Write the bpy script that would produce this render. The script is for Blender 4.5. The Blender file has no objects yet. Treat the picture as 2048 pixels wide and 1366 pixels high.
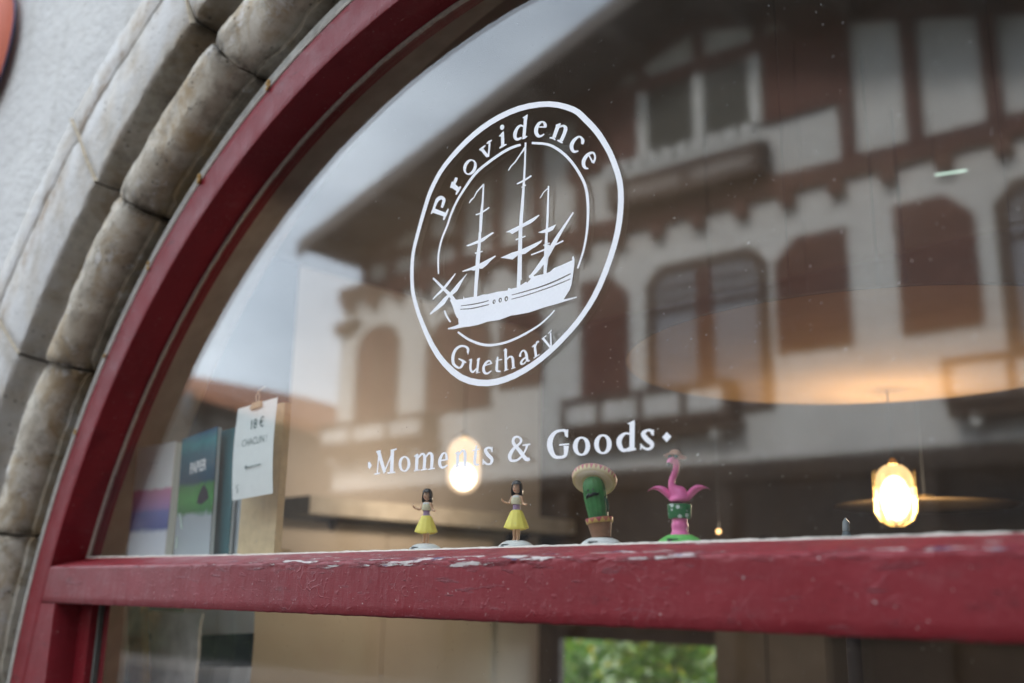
import bpy, bmesh, math, random
from mathutils import Vector, Matrix, noise
R = math.radians
random.seed(7)
SC = bpy.context.scene
COL = SC.collection
EYE = 1.55                      # height of the lens above the street

# ------------------------------------------------------------------ camera, sky, sun, exposure
cam_d = bpy.data.cameras.new('camera')
cam = bpy.data.objects.new('camera', cam_d); COL.objects.link(cam)
yaw, pitch, roll = 0.7755, 0.2478, 0.0162
fv = Vector((-math.sin(yaw)*math.cos(pitch), math.cos(yaw)*math.cos(pitch), math.sin(pitch)))
rv = Vector((math.cos(yaw), math.sin(yaw), 0)); uv = rv.cross(fv)
r2 = rv*math.cos(roll)+uv*math.sin(roll); u2 = uv*math.cos(roll)-rv*math.sin(roll)
cam.matrix_world = Matrix(((r2.x, u2.x, -fv.x, 0), (r2.y, u2.y, -fv.y, -1.2), (r2.z, u2.z, -fv.z, EYE), (0, 0, 0, 1)))
cam_d.sensor_width = 36; cam_d.lens = 36*2000.98/2048
cam_d.clip_start = .02; cam_d.clip_end = 600
cam_d.dof.use_dof = True; cam_d.dof.focus_distance = 1.78; cam_d.dof.aperture_fstop = 1.8
cam_d.dof.aperture_blades = 9
SC.camera = cam

SUN_EL, SUN_AZ = 42, 0          # the sun stands behind the shop, veiled by thin cloud
W = bpy.data.worlds.new('World'); SC.world = W; W.use_nodes = True
nt = W.node_tree; nt.nodes.clear()
wo = nt.nodes.new('ShaderNodeOutputWorld'); bg = nt.nodes.new('ShaderNodeBackground')
sky = nt.nodes.new('ShaderNodeTexSky'); sky.sky_type = 'NISHITA'; sky.sun_disc = False
sky.sun_elevation = R(SUN_EL); sky.sun_rotation = R(SUN_AZ); sky.dust_density = 2.5; sky.air_density = 1.2
tcw = nt.nodes.new('ShaderNodeTexCoord'); mp = nt.nodes.new('ShaderNodeMapping'); mp.inputs['Scale'].default_value = (1, 1, 2.6)
nz = nt.nodes.new('ShaderNodeTexNoise'); nz.inputs['Scale'].default_value = 2.3; nz.inputs['Detail'].default_value = 6; nz.inputs['Roughness'].default_value = .5
crw = nt.nodes.new('ShaderNodeValToRGB'); crw.color_ramp.elements[0].position = .3; crw.color_ramp.elements[1].position = .68
crw.color_ramp.elements[0].color = (.30, .30, .30, 1); crw.color_ramp.elements[1].color = (.95, .95, .95, 1)
mxw = nt.nodes.new('ShaderNodeMixRGB'); mxw.inputs['Color2'].default_value = (10.6, 12.0, 13.6, 1)
nt.links.new(tcw.outputs['Generated'], mp.inputs['Vector']); nt.links.new(mp.outputs[0], nz.inputs['Vector'])
nt.links.new(nz.outputs['Fac'], crw.inputs[0]); nt.links.new(crw.outputs[0], mxw.inputs['Fac'])
nt.links.new(sky.outputs[0], mxw.inputs['Color1']); nt.links.new(mxw.outputs[0], bg.inputs['Color'])
bg.inputs['Strength'].default_value = .12
nt.links.new(bg.outputs[0], wo.inputs['Surface'])

sun_d = bpy.data.lights.new('sun', 'SUN'); sun_d.energy = 2.0; sun_d.angle = R(14); sun_d.color = (1, .95, .88)
sun = bpy.data.objects.new('sun', sun_d); COL.objects.link(sun)
sd = Vector((math.sin(R(SUN_AZ))*math.cos(R(SUN_EL)), math.cos(R(SUN_AZ))*math.cos(R(SUN_EL)), math.sin(R(SUN_EL))))
sun.rotation_euler = sd.to_track_quat('Z', 'Y').to_euler(); sun.location = (0, 20, 30)

SC.view_settings.view_transform = 'Standard'; SC.view_settings.look = 'None'
SC.view_settings.exposure = 1.85; SC.view_settings.gamma = 1; SC.view_settings.use_curve_mapping = False
SC.render.engine = 'CYCLES'; SC.cycles.use_denoising = True
SC.cycles.max_bounces = 10; SC.cycles.transparent_max_bounces = 16; SC.cycles.sample_clamp_indirect = 6

# ------------------------------------------------------------------ helpers
class MB:
    """collects geometry for ONE mesh object"""
    def __init__(s): s.v = []; s.f = []
    def add(s, vs, fs):
        n = len(s.v); s.v += [tuple(p) for p in vs]; s.f += [tuple(i+n for i in q) for q in fs]; return s
    def box(s, a, b, bev=0.0):
        x0, y0, z0 = [min(p, q) for p, q in zip(a, b)]; x1, y1, z1 = [max(p, q) for p, q in zip(a, b)]
        if bev <= 0:
            return s.add([(x0,y0,z0),(x1,y0,z0),(x1,y1,z0),(x0,y1,z0),(x0,y0,z1),(x1,y0,z1),(x1,y1,z1),(x0,y1,z1)],
                [(0,3,2,1),(4,5,6,7),(0,1,5,4),(1,2,6,5),(2,3,7,6),(3,0,4,7)])
        bm = bmesh.new(); bmesh.ops.create_cube(bm, size=1)
        for v in bm.verts: v.co = Vector(((x0+x1)/2+v.co.x*(x1-x0), (y0+y1)/2+v.co.y*(y1-y0), (z0+z1)/2+v.co.z*(z1-z0)))
        bmesh.ops.bevel(bm, geom=bm.edges[:], offset=bev, segments=2, affect='EDGES', profile=.6)
        return s.bm(bm)
    def bm(s, bm):
        bm.verts.index_update(); s.add([v.co[:] for v in bm.verts], [[v.index for v in f.verts] for f in bm.faces]); bm.free(); return s
    def tube(s, pts, rad, n=8, cap=True):
        pts = [Vector(p) for p in pts]; m = len(pts)
        rad = rad if isinstance(rad, (list, tuple)) else [rad]*m
        rings = []; up = None
        for i, p in enumerate(pts):
            t = (pts[min(i+1, m-1)]-pts[max(i-1, 0)]).normalized()
            if up is None:
                up = t.orthogonal().normalized()
            up = (up-t*up.dot(t)).normalized(); w = t.cross(up)
            rings.append([p+(up*math.cos(2*math.pi*k/n)+w*math.sin(2*math.pi*k/n))*rad[i] for k in range(n)])
        vs = [q for r_ in rings for q in r_]; fs = []
        for i in range(m-1):
            for k in range(n): fs.append((i*n+k, i*n+(k+1)%n, (i+1)*n+(k+1)%n, (i+1)*n+k))
        if cap: fs += [tuple(range(n-1, -1, -1)), tuple((m-1)*n+k for k in range(n))]
        return s.add(vs, fs)
    def lathe(s, prof, n=24, M=None, sx=1, sy=1):
        vs = []; fs = []; m = len(prof)
        for r_, z in prof:
            for k in range(n):
                a = 2*math.pi*k/n; vs.append(Vector((r_*sx*math.cos(a), r_*sy*math.sin(a), z)))
        for i in range(m-1):
            for k in range(n): fs.append((i*n+k, i*n+(k+1)%n, (i+1)*n+(k+1)%n, (i+1)*n+k))
        fs += [tuple(range(n-1, -1, -1)), tuple((m-1)*n+k for k in range(n))]
        if M is not None: vs = [M@v for v in vs]
        return s.add(vs, fs)
    def ell(s, c, r, M=None, n=14, m=9):
        prof = [(math.sin(math.pi*i/m), -math.cos(math.pi*i/m)) for i in range(m+1)]
        prof[0] = (.02, -1); prof[-1] = (.02, 1)
        T = Matrix.Translation(c) @ (M if M is not None else Matrix()) @ Matrix.Diagonal((r[0], r[1], r[2], 1))
        return s.lathe(prof, n, T)
    def prism(s, poly, d0, d1, axis='y'):
        """poly in (x,z) extruded along y from d0 to d1"""
        n = len(poly)
        vs = [(x, d0, z) for x, z in poly]+[(x, d1, z) for x, z in poly]
        fs = [tuple(range(n)), tuple(range(2*n-1, n-1, -1))]+[(i, i+n, (i+1) % n+n, (i+1) % n) for i in range(n)]
        return s.add(vs, fs)
    def build(s, name, m, parent=None, smooth=False, M=None):
        me = bpy.data.meshes.new(name); me.from_pydata(s.v, [], s.f)
        bm = bmesh.new(); bm.from_mesh(me); bmesh.ops.recalc_face_normals(bm, faces=bm.faces[:]); bm.to_mesh(me); bm.free()
        return link(name, me, m, parent, smooth, M)
def link(name, me, m, parent=None, smooth=False, M=None):
    if M is not None: me.transform(M)
    o = bpy.data.objects.new(name, me); COL.objects.link(o)
    if m is not None: me.materials.clear(); me.materials.append(m)
    if smooth:
        for p in me.polygons: p.use_smooth = True
        try: me.set_sharp_from_angle(angle=R(45))
        except Exception: pass
    if parent is not None: o.parent = parent
    return o
def thing(name, label, cat, loc=(0, 0, 0), rotz=0, group=None):
    o = bpy.data.objects.new(name, None); COL.objects.link(o); o.location = loc; o.rotation_euler = (0, 0, rotz)
    o.empty_display_size = .05
    return tag(o, label, cat, group)
def tag(o, label, cat, group=None):
    o['label'] = label; o['category'] = cat
    if group: o['group'] = group
    return o
def struct(o): o['kind'] = 'structure'; return o
def copy_of(o, parent, M=None):
    c = o.copy(); COL.objects.link(c); c.parent = parent
    if M is not None: c.matrix_local = M
    return c
def subsurf(me, lv=1):
    o = bpy.data.objects.new('tmp', me); COL.objects.link(o)
    md = o.modifiers.new('s', 'SUBSURF'); md.levels = lv; md.render_levels = lv
    dg = bpy.context.evaluated_depsgraph_get(); r = bpy.data.meshes.new_from_object(o.evaluated_get(dg))
    bpy.data.objects.remove(o); return r
def skin(pts, edges, rad, lv=1):
    me = bpy.data.meshes.new('sk'); me.from_pydata([tuple(p) for p in pts], edges, [])
    o = bpy.data.objects.new('tmp', me); COL.objects.link(o)
    md = o.modifiers.new('k', 'SKIN')
    for i, d in enumerate(me.skin_vertices[0].data):
        d.radius = (rad[i], rad[i]); d.use_root = i == 0
    m2 = o.modifiers.new('s', 'SUBSURF'); m2.levels = lv; m2.render_levels = lv
    bpy.context.view_layer.update()
    dg = bpy.context.evaluated_depsgraph_get(); r = bpy.data.meshes.new_from_object(o.evaluated_get(dg))
    bpy.data.objects.remove(o); return r
def text(body, size, m, name, parent, M, bold=0.0, sx=1):
    cu = bpy.data.curves.new('t', 'FONT'); cu.body = body; cu.size = size; cu.align_x = 'CENTER'; cu.offset = bold; cu.resolution_u = 3
    o = bpy.data.objects.new('tmp', cu); COL.objects.link(o)
    dg = bpy.context.evaluated_depsgraph_get(); me = bpy.data.meshes.new_from_object(o.evaluated_get(dg))
    bpy.data.objects.remove(o)
    return link(name, me, m, parent, M=M @ Matrix.Diagonal((sx, 1, 1, 1)))

# ------------------------------------------------------------------ materials
class NT:
    def __init__(s, name):
        s.m = bpy.data.materials.new(name); s.m.use_nodes = True; s.t = s.m.node_tree; s.n = s.t.nodes
        s.b = s.n['Principled BSDF']; s.out = s.n['Material Output']
    def new(s, t, **kw):
        x = s.n.new('ShaderNode'+t)
        for k, v in kw.items(): setattr(x, k, v)
        return x
    def lk(s, a, b): s.t.links.new(a, b)
    def coord(s, sc=(1, 1, 1), kind='Object'):
        c = s.new('TexCoord'); mp = s.new('Mapping'); mp.inputs['Scale'].default_value = sc; s.lk(c.outputs[kind], mp.inputs[0]); return mp.outputs[0]
    def world(s, sc=(1, 1, 1)):
        g = s.new('NewGeometry'); mp = s.new('Mapping'); mp.inputs['Scale'].default_value = sc; s.lk(g.outputs['Position'], mp.inputs[0]); return mp.outputs[0]
    def noise(s, vec, scale, detail=5, rough=.55, dist=0):
        x = s.new('TexNoise'); x.inputs['Scale'].default_value = scale; x.inputs['Detail'].default_value = detail
        x.inputs['Roughness'].default_value = rough; x.inputs['Distortion'].default_value = dist
        s.lk(vec, x.inputs['Vector']); return x.outputs['Fac']
    def ramp(s, fac, stops):
        x = s.new('ValToRGB'); e = x.color_ramp.elements
        while len(e) < len(stops): e.new(.5)
        for i, (p, c) in enumerate(stops):
            e[i].position = p; e[i].color = (c, c, c, 1) if not hasattr(c, '__len__') else (*c, 1)
        s.lk(fac, x.inputs[0]); return x.outputs[0]
    def mix(s, fac, a, b, mode='MIX'):
        x = s.new('MixRGB', blend_type=mode)
        for i, v in ((0, fac), (1, a), (2, b)):
            if hasattr(v, 'is_linked'): s.lk(v, x.inputs[i])
            else: x.inputs[i].default_value = v if i == 0 else (*v, 1)
        return x.outputs[0]
    def math(s, op, a, b=None):
        x = s.new('Math', operation=op)
        for i, v in ((0, a), (1, b)):
            if v is None: continue
            if hasattr(v, 'is_linked'): s.lk(v, x.inputs[i])
            else: x.inputs[i].default_value = v
        return x.outputs[0]
    def bump(s, h, st=.4, dist=.01, prev=None):
        x = s.new('Bump'); x.inputs['Strength'].default_value = st; x.inputs['Distance'].default_value = dist
        s.lk(h, x.inputs['Height'])
        if prev is not None: s.lk(prev, x.inputs['Normal'])
        s.lk(x.outputs[0], s.b.inputs['Normal']); return x.outputs[0]
    def set(s, col=None, rough=None, spec=None, metal=None):
        if col is not None:
            if hasattr(col, 'is_linked'): s.lk(col, s.b.inputs['Base Color'])
            else: s.b.inputs['Base Color'].default_value = (*col, 1)
        if rough is not None:
            if hasattr(rough, 'is_linked'): s.lk(rough, s.b.inputs['Roughness'])
            else: s.b.inputs['Roughness'].default_value = rough
        if spec is not None: s.b.inputs['Specular IOR Level'].default_value = spec
        if metal is not None: s.b.inputs['Metallic'].default_value = metal
        return s.m
def plain(name, col, rough=.6, var=.18, scale=30, spec=.4, metal=0, bump=0):
    t = NT(name); v = t.coord(); f = t.noise(v, scale)
    lo = tuple(c*(1-var) for c in col); hi = tuple(min(1, c*(1+var)) for c in col)
    c = t.ramp(f, [(.3, lo), (.7, hi)])
    if bump: t.bump(f, bump, .002)
    return t.set(c, rough, spec, metal)

def red_paint(chips):
    t = NT('oxblood_paint' if not chips else 'chipped_oxblood_paint'); v = t.world()
    big = t.noise(t.world((1, 1, 2.2)), 4.2, 6, .65); fine = t.noise(t.world((8, 8, 40)), 9, 6)
    base = t.ramp(big, [(.3, (.165, .0075, .012)), (.55, (.198, .0095, .0155)), (.75, (.232, .016, .024))])
    base = t.mix(t.ramp(fine, [(.35, .0), (.75, .22)]), base, (.225, .030, .038))
    # brush marks, wrinkles and small blisters
    vo = t.new('TexVoronoi', feature='DISTANCE_TO_EDGE'); vo.inputs['Scale'].default_value = 34
    nzc = t.new('TexNoise'); nzc.inputs['Scale'].default_value = 14; t.lk(v, nzc.inputs['Vector'])
    wv = t.mix(.10, v, nzc.outputs['Color']); t.lk(wv, vo.inputs['Vector'])
    crack = t.ramp(vo.outputs['Distance'], [(.0, 1.), (.05, 0.)])
    mask = t.ramp(t.noise(v, 7, 3), [(.56, 0.), (.72, 1.)])
    crack = t.math('MULTIPLY', crack, mask)
    n1 = t.bump(fine, .22, .0015)
    n2 = t.bump(crack, .45, .002, n1)
    blist = t.ramp(t.noise(v, 85, 3, .6), [(.6, 0.), (.75, 1.)])
    n3 = t.bump(blist, .45, .0018, n2)
    t.bump(t.noise(t.world((3, 3, 1)), 13, 6, .65), .5, .004, n3)
    base = t.mix(t.math('MULTIPLY', crack, .22), base, (.34, .08, .085))
    dust = t.ramp(t.noise(v, 150, 2, .5), [(.735, 0.), (.76, 1.)])
    base = t.mix(t.math('MULTIPLY', dust, .55), base, (.62, .58, .54))
    worn = t.ramp(t.noise(t.world((2.2, 2.2, 5)), 5.5, 8, .72), [(.56, 0.), (.72, .55)])
    base = t.mix(worn, base, (.24, .055, .06))
    grim = t.ramp(t.noise(t.world((1.5, 1.5, 4)), 9, 7, .7), [(.60, 0.), (.74, .6)])
    base = t.mix(grim, base, (.06, .012, .014))
    if chips:
        g = t.new('NewGeometry'); sx = t.new('SeparateXYZ'); t.lk(g.outputs['Position'], sx.inputs[0])
        # wear sits on the upper arris of the rail, heaviest near the middle
        dz = t.math('ABSOLUTE', t.math('SUBTRACT', sx.outputs['Z'], EYE+.0535))
        edge = t.new('MapRange'); edge.inputs['From Min'].default_value = .024; edge.inputs['From Max'].default_value = .0
        t.lk(dz, edge.inputs['Value'])
        dx = t.math('ABSOLUTE', t.math('SUBTRACT', sx.outputs['X'], -1.15))
        mid = t.new('MapRange'); mid.inputs['From Min'].default_value = 1.3; mid.inputs['From Max'].default_value = .1
        mid.inputs['To Min'].default_value = .2; t.lk(dx, mid.inputs['Value'])
        # inputs linked above; noise stretched along the grain
        ch = t.noise(t.world((10, 50, 75)), 1.5, 7, .66)
        ch = t.math('ADD', ch, t.math('MULTIPLY', t.math('MULTIPLY', edge.outputs[0], mid.outputs[0]), .19))
        lost = t.ramp(ch, [(.705, 0.), (.72, 1.)])
        under = t.ramp(t.noise(t.world((9, 20, 60)), 2.0, 3), [(.46, (.50, .44, .41)), (.56, (.45, .33, .32)), (.60, (.03, .04, .12)), (.72, (.05, .03, .05))])
        base = t.mix(lost, base, under)
        rim = t.ramp(ch, [(.62, 0.), (.69, 1.), (.72, .2)])
        t.bump(rim, .7, .003, t.b.inputs['Normal'].links[0].from_socket)
    rough = t.ramp(t.noise(v, 11, 4), [(.3, .40), (.75, .6)])
    return t.set(base, rough, .36 if chips else .27)
RED = red_paint(False); REDC = red_paint(True)

def stone_mat():
    t = NT('weathered_limestone'); v = t.world()
    a = t.noise(v, 2.6, 6, .62); b = t.noise(v, 17, 6, .65); c = t.noise(v, 70, 4, .6)
    col = t.ramp(a, [(.28, (.19, .145, .095)), (.46, (.40, .34, .26)), (.66, (.62, .57, .48))])
    col = t.mix(t.ramp(b, [(.47, 0.), (.74, .85)]), col, (.13, .105, .075))
    col = t.mix(t.ramp(t.noise(v, 6, 5, .7, .6), [(.48, 0.), (.64, .8)]), col, (.33, .225, .11))
    col = t.mix(t.ramp(t.noise(v, 9.5, 6, .7), [(.58, 0.), (.66, .75)]), col, (.60, .58, .55))
    vo = t.new('TexVoronoi'); vo.inputs['Scale'].default_value = 48; t.lk(v, vo.inputs['Vector'])
    pit = t.math('MULTIPLY', t.ramp(vo.outputs['Distance'], [(.14, 1.), (.26, 0.)]), t.ramp(t.noise(v, 12, 3), [(.5, 0.), (.62, 1.)]))
    ga = t.new('Attribute'); ga.attribute_name = 'grime'
    gr = t.math('MULTIPLY', ga.outputs['Fac'], t.ramp(t.noise(v, 21, 5, .65), [(.36, 0.), (.56, 1.)]))
    # remains of limewash on the outer flat band, grey patina and painted shade in the hollow
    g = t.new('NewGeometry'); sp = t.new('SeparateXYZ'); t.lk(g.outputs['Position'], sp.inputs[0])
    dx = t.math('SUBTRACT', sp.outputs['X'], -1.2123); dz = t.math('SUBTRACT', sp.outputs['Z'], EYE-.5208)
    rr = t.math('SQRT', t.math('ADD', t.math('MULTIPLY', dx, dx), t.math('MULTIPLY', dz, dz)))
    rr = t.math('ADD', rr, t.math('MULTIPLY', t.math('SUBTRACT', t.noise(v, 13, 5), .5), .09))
    lime = t.math('MULTIPLY', t.ramp(t.math('SUBTRACT', rr, 1.7), [(.44, 0.), (.50, 1.)]), t.ramp(t.noise(v, 7, 5, .6), [(.34, .3), (.6, .92)]))
    col = t.mix(lime, col, (.55, .535, .51))
    patina_shade = t.ramp(t.math('SUBTRACT', rr, 1.7), [(.31, 0.), (.35, .55), (.43, .55), (.47, 0.)])
    col = t.mix(patina_shade, col, (.13, .115, .10))
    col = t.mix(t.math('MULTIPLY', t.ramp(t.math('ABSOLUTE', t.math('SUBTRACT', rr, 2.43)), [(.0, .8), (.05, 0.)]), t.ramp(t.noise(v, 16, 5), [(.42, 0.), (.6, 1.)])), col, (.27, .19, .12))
    col = t.mix(gr, col, (.06, .046, .03))
    col = t.mix(t.math('MULTIPLY', pit, .8), col, (.07, .055, .04))
    n = t.bump(b, .8, .008); n = t.bump(c, .35, .002, n); inv = t.math('SUBTRACT', 1., pit); t.bump(inv, .8, .004, n)
    return t.set(col, .85, .25)
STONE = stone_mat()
def wall_mat():
    t = NT('rough_white_render'); v = t.world(); a = t.noise(v, 2.2, 5); b = t.noise(v, 95, 4, .6)
    col = t.ramp(a, [(.3, (.53, .515, .488)), (.7, (.64, .625, .59))])
    col = t.mix(t.ramp(t.noise(v, 22, 5), [(.6, 0.), (.8, .35)]), col, (.45, .44, .42))
    col = t.mix(t.ramp(t.noise(t.world((3, 3, .7)), 2.6, 6, .65), [(.5, 0.), (.72, .4)]), col, (.40, .38, .33))
    tw = t.noise(t.world((1, 1, 2.5)), 7, 3, .5, 1.2)
    n = t.bump(b, 1.0, .006); n = t.bump(tw, .28, .016, n); t.bump(t.noise(v, 26, 5, .65), .8, .010, n)
    return t.set(col, .9, .2)
WALL = wall_mat()
MORTAR = plain('pale_lime_mortar', (.46, .39, .29), .95, .25, 60, .1, bump=.5)
JOINT = plain('dark_open_joint', (.045, .036, .028), .95, .4, 40, .1, bump=.6)
PLASTER = plain('grey_mortar_strip', (.36, .345, .31), .9, .25, 35, .2, bump=.5)
FILLER = plain('off_white_sealant', (.52, .475, .41), .7, .15, 90, .3, bump=.3)
FOAM = plain('amber_foam', (.50, .30, .09), .6, .25, 200, .3, bump=.5)
PUTTY = plain('glazing_putty', (.46, .40, .33), .8, .2, 120, .3, bump=.4)
REVEAL = plain('brown_grey_plaster', (.33, .29, .25), .85, .2, 12, .2, bump=.4)
VINYL = plain('white_vinyl', (.91, .905, .915), .55, .02, 200, .3)

def glass_mat(f0=.045, dusty=True):
    t = NT('shop_window_glass'); t.n.remove(t.b)
    g = t.new('NewGeometry')
    dp = t.new('VectorMath', operation='DOT_PRODUCT'); t.lk(g.outputs['Incoming'], dp.inputs[0]); t.lk(g.outputs['Normal'], dp.inputs[1])
    c = t.math('ABSOLUTE', dp.outputs['Value']); om = t.math('SUBTRACT', 1., c); p5 = t.math('POWER', om, 5.)
    fac = t.math('ADD', f0, t.math('MULTIPLY', p5, 1-f0))
    tr = t.new('BsdfTransparent'); tr.inputs[0].default_value = (.965, .975, .97, 1)
    gl = t.new('BsdfGlossy'); gl.inputs['Roughness'].default_value = 0.036; gl.inputs[0].default_value = (1, 1, 1, 1)
    mx = t.new('MixShader'); t.lk(fac, mx.inputs[0]); t.lk(tr.outputs[0], mx.inputs[1]); t.lk(gl.outputs[0], mx.inputs[2])
    res = mx.outputs[0]
    if dusty:
        v = t.world(); d = t.noise(v, 210, 2, .5); w = t.noise(v, 5, 3)
        spots = t.ramp(d, [(.735, 0.), (.765, .5)]); film = t.ramp(w, [(.35, .003), (.75, .012)])
        df = t.new('BsdfDiffuse'); df.inputs[0].default_value = (.75, .74, .72, 1)
        m2 = t.new('MixShader'); t.lk(t.math('ADD', spots, film), m2.inputs[0]); t.lk(res, m2.inputs[1]); t.lk(df.outputs[0], m2.inputs[2]); res = m2.outputs[0]
    t.lk(res, t.out.inputs['Surface']); return t.m
GLASS = glass_mat()
GLASS2 = glass_mat(.06, False); GLASS2.name = 'house_window_glass'

# ------------------------------------------------------------------ street and ground
def road_mat(name, col, sc):
    t = NT(name); v = t.world(); c = t.ramp(t.noise(v, sc, 6, .7), [(.3, tuple(k*.75 for k in col)), (.7, tuple(k*1.25 for k in col))])
    t.bump(t.noise(v, 90, 3), .4, .004); return t.set(c, .9, .25)
ASPH = road_mat('asphalt', (.048, .048, .05), 8); PAVE = road_mat('pavement', (.115, .11, .104), 5); GRND = road_mat('earth_and_grass', (.07, .085, .035), .6)
g = MB(); n = 24
g.add([(400*math.cos(2*math.pi*k/n), 400*math.sin(2*math.pi*k/n), -.10) for k in range(n)], [tuple(range(n))])
struct(g.build('ground', GRND))
struct(MB().box((-60, -9.2, -.095), (40, -1.5, -.02)).build('road', ASPH))
struct(MB().box((-60, -1.5, -.095), (40, -.16, .10), .01).build('pavement', PAVE))
struct(MB().box((-60, -13, -.095), (40, -9.2, .10), .01).build('pavement', PAVE))

# ------------------------------------------------------------------ the shop: wall, stone arch, room behind
CX, CZ = -1.2123, EYE-.5208      # centre of the arch
RI, RO = 1.6845, 1.7805          # inner and outer radius of the red frame
FY = -.0967                      # its front face; the glass is at y = 0
def arc(r, a): return (CX+r*math.cos(R(a)), CZ+r*math.sin(R(a)))
shop = thing('shop_building', 'white rendered shop front with a weathered moulded stone arch around its red window', 'building', (0, 0, 0))
def drift(a):
    d = max(-30, min(30, (a if a > 90 else 180-a)-130)); return d
def rad(R0, k, a): return R0*(1+k*drift(a))
def r_out(a): return rad(2.54, .0020, a)
def r_crk(a): return rad(2.42, .0021, a)
def r_flat(a): return rad(2.172, .0009, a)
# front wall: fan from the stone out to a rectangle, then the legs beside the opening
X0, X1, ZT = -6.2, 4.2, 5.6
wl = MB(); K = 96; inn = []; out = []
for i in range(K+1):
    a = 180*i/K; r_ = r_out(a)-.05; p = arc(r_, a); inn.append(p)
    d = (math.cos(R(a)), math.sin(R(a)))
    t = min([(X1-CX)/d[0] if d[0] > 1e-6 else 1e9, (X0-CX)/d[0] if d[0] < -1e-6 else 1e9, (ZT-CZ)/d[1] if d[1] > 1e-6 else 1e9])
    out.append((CX+d[0]*t, CZ+d[1]*t))
ys = -.142
vs = [(x, ys, z) for x, z in inn]+[(x, ys, z) for x, z in out]
wl.add(vs, [(i, i+1, K+2+i, K+1+i) for i in range(K)])
wl.box((X0, ys, .08), (inn[K][0], -.05, CZ)); wl.box((inn[0][0], ys, .08), (X1, -.05, CZ))
wl.build('front_wall', WALL, shop)
# wall thickness behind the stones: the plastered reveal seen through the glass
rv_ = MB(); prof = [(RO+.03, -.05), (1.705, -.05), (1.715, .022), (1.845, .045), (1.93, .30), (2.9, .30)]
A = [180*i/64 for i in range(65)]
vs = []; fs = []
for a in A:
    for r_, y in prof: x, z = arc(r_, a); vs.append((x, y, z))
m = len(prof)
for i in range(64):
    for k in range(m-1): fs.append((i*m+k, i*m+k+1, (i+1)*m+k+1, (i+1)*m+k))
rv_.add(vs, fs)
for s_ in (-1, 1):
    rv_.box((CX+s_*1.96, -.05, .1), (CX+s_*2.9, .30, CZ)); rv_.box((CX+s_*1.715, -.05, .1), (CX+s_*1.961, .022, CZ))
rv_.build('window_reveal', REVEAL, shop, True)

# moulded arch stones, one object each; joints every 16.3 degrees, as measured on the left side
def prof_at(a):
    ro, rc, rf = r_out(a), r_crk(a), r_flat(a)
    P = [(ro+.015, -.135), (ro, -.150), (ro-.008, -.157), (rc+.012, -.160), (rc+.005, -.158), (rc+.001, -.150), (rc-.005, -.158), (rc-.012, -.161),
         ((rc+rf)/2, -.163), (rf+.012, -.163), (rf, -.160), (rf-.006, -.150), (rf-.012, -.126), (rf-.019, -.102), (rf-.034, -.084), (rf-.070, -.074), (rf-.118, -.074)]
    # roll
    for k in range(11):
        q = R(205-k*22); P.append((1.955-.092*math.cos(q), -.108+.062*(-math.sin(q)) if math.sin(q) > 0 else -.108+.03*(-math.sin(q))))
    P += [(1.856, -.096), (1.853, -.05)]
    P = [p for p in P]
    return P
def stone(a0, a1, seed):
    n = max(6, int((a1-a0)/.5)); vs = []; gl = []; m = len(prof_at(130)); fs = []
    for i in range(n+1):
        a = a0+(a1-a0)*i/n
        e = min((a-a0), (a1-a))*math.pi/180*2.0           # metres from the nearest joint
        sink = .006*math.exp(-e/.0035)
        for j, (r_, y) in enumerate(prof_at(a)):
            x, z = arc(r_, a+(0 if 0 < i < n else .22*noise.noise(Vector((r_*22, seed+i, 0)))+.12*noise.noise(Vector((r_*70, seed, i))))+min(0, r_-2.17)*11*(1 if a > 90 else -1)*(0 if a < 2 or a > 178 else 1)); p = Vector((x, y, z))
            w = noise.noise(p*5+Vector((seed, 0, 0)))*.0045+noise.noise(p*19+Vector((0, seed, 0)))*.0035+noise.noise(p*55)*.0024
            ch = noise.noise(p*8+Vector((seed*3, 5, 1)))
            if j > 15 and ch > .26 : w += min(.012, (ch-.26)*.11) # spalls on the roll
            p.y += w+sink
            vs.append(p); q_ = .5+.9*noise.noise(p*11); gl.append(min(1, 1.1*math.exp(-e/(.035*max(.2, q_))))*(1 if r_ < 2.16 else .35))
    for i in range(n):
        for k in range(m-1): fs.append((i*m+k, i*m+k+1, (i+1)*m+k+1, (i+1)*m+k))
    fs += [tuple(range(m)), tuple(n*m+k for k in range(m-1, -1, -1))]
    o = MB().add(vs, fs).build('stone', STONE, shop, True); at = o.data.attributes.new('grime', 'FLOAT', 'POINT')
    for i, v_ in enumerate(gl): at.data[i].value = v_
    return o
jl = [101.6, 116.8, 131.8, 147.3, 162.6, 178.6]
js = sorted(jl+[180-j for j in jl]); js = [1.4-0*0] + [j for j in js if j > 5]
js = sorted(set(round(j, 2) for j in js))
if js[0] > .01: js = [0.0]+js[1:] if js[0] < 5 else [0.0]+js
js[-1] = 180.0
GAP = .13
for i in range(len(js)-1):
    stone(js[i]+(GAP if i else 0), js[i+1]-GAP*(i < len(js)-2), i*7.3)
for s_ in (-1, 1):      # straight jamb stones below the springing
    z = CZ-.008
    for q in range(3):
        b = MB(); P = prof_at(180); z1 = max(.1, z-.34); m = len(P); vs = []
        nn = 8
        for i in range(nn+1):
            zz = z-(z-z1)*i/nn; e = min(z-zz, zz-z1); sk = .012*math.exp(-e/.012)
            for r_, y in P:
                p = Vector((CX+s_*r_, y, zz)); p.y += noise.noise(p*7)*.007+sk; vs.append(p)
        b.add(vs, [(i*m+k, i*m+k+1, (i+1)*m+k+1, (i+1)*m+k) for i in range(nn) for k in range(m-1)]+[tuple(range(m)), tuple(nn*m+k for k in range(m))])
        b.build('stone', STONE, shop, True); z = z1-.014
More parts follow.
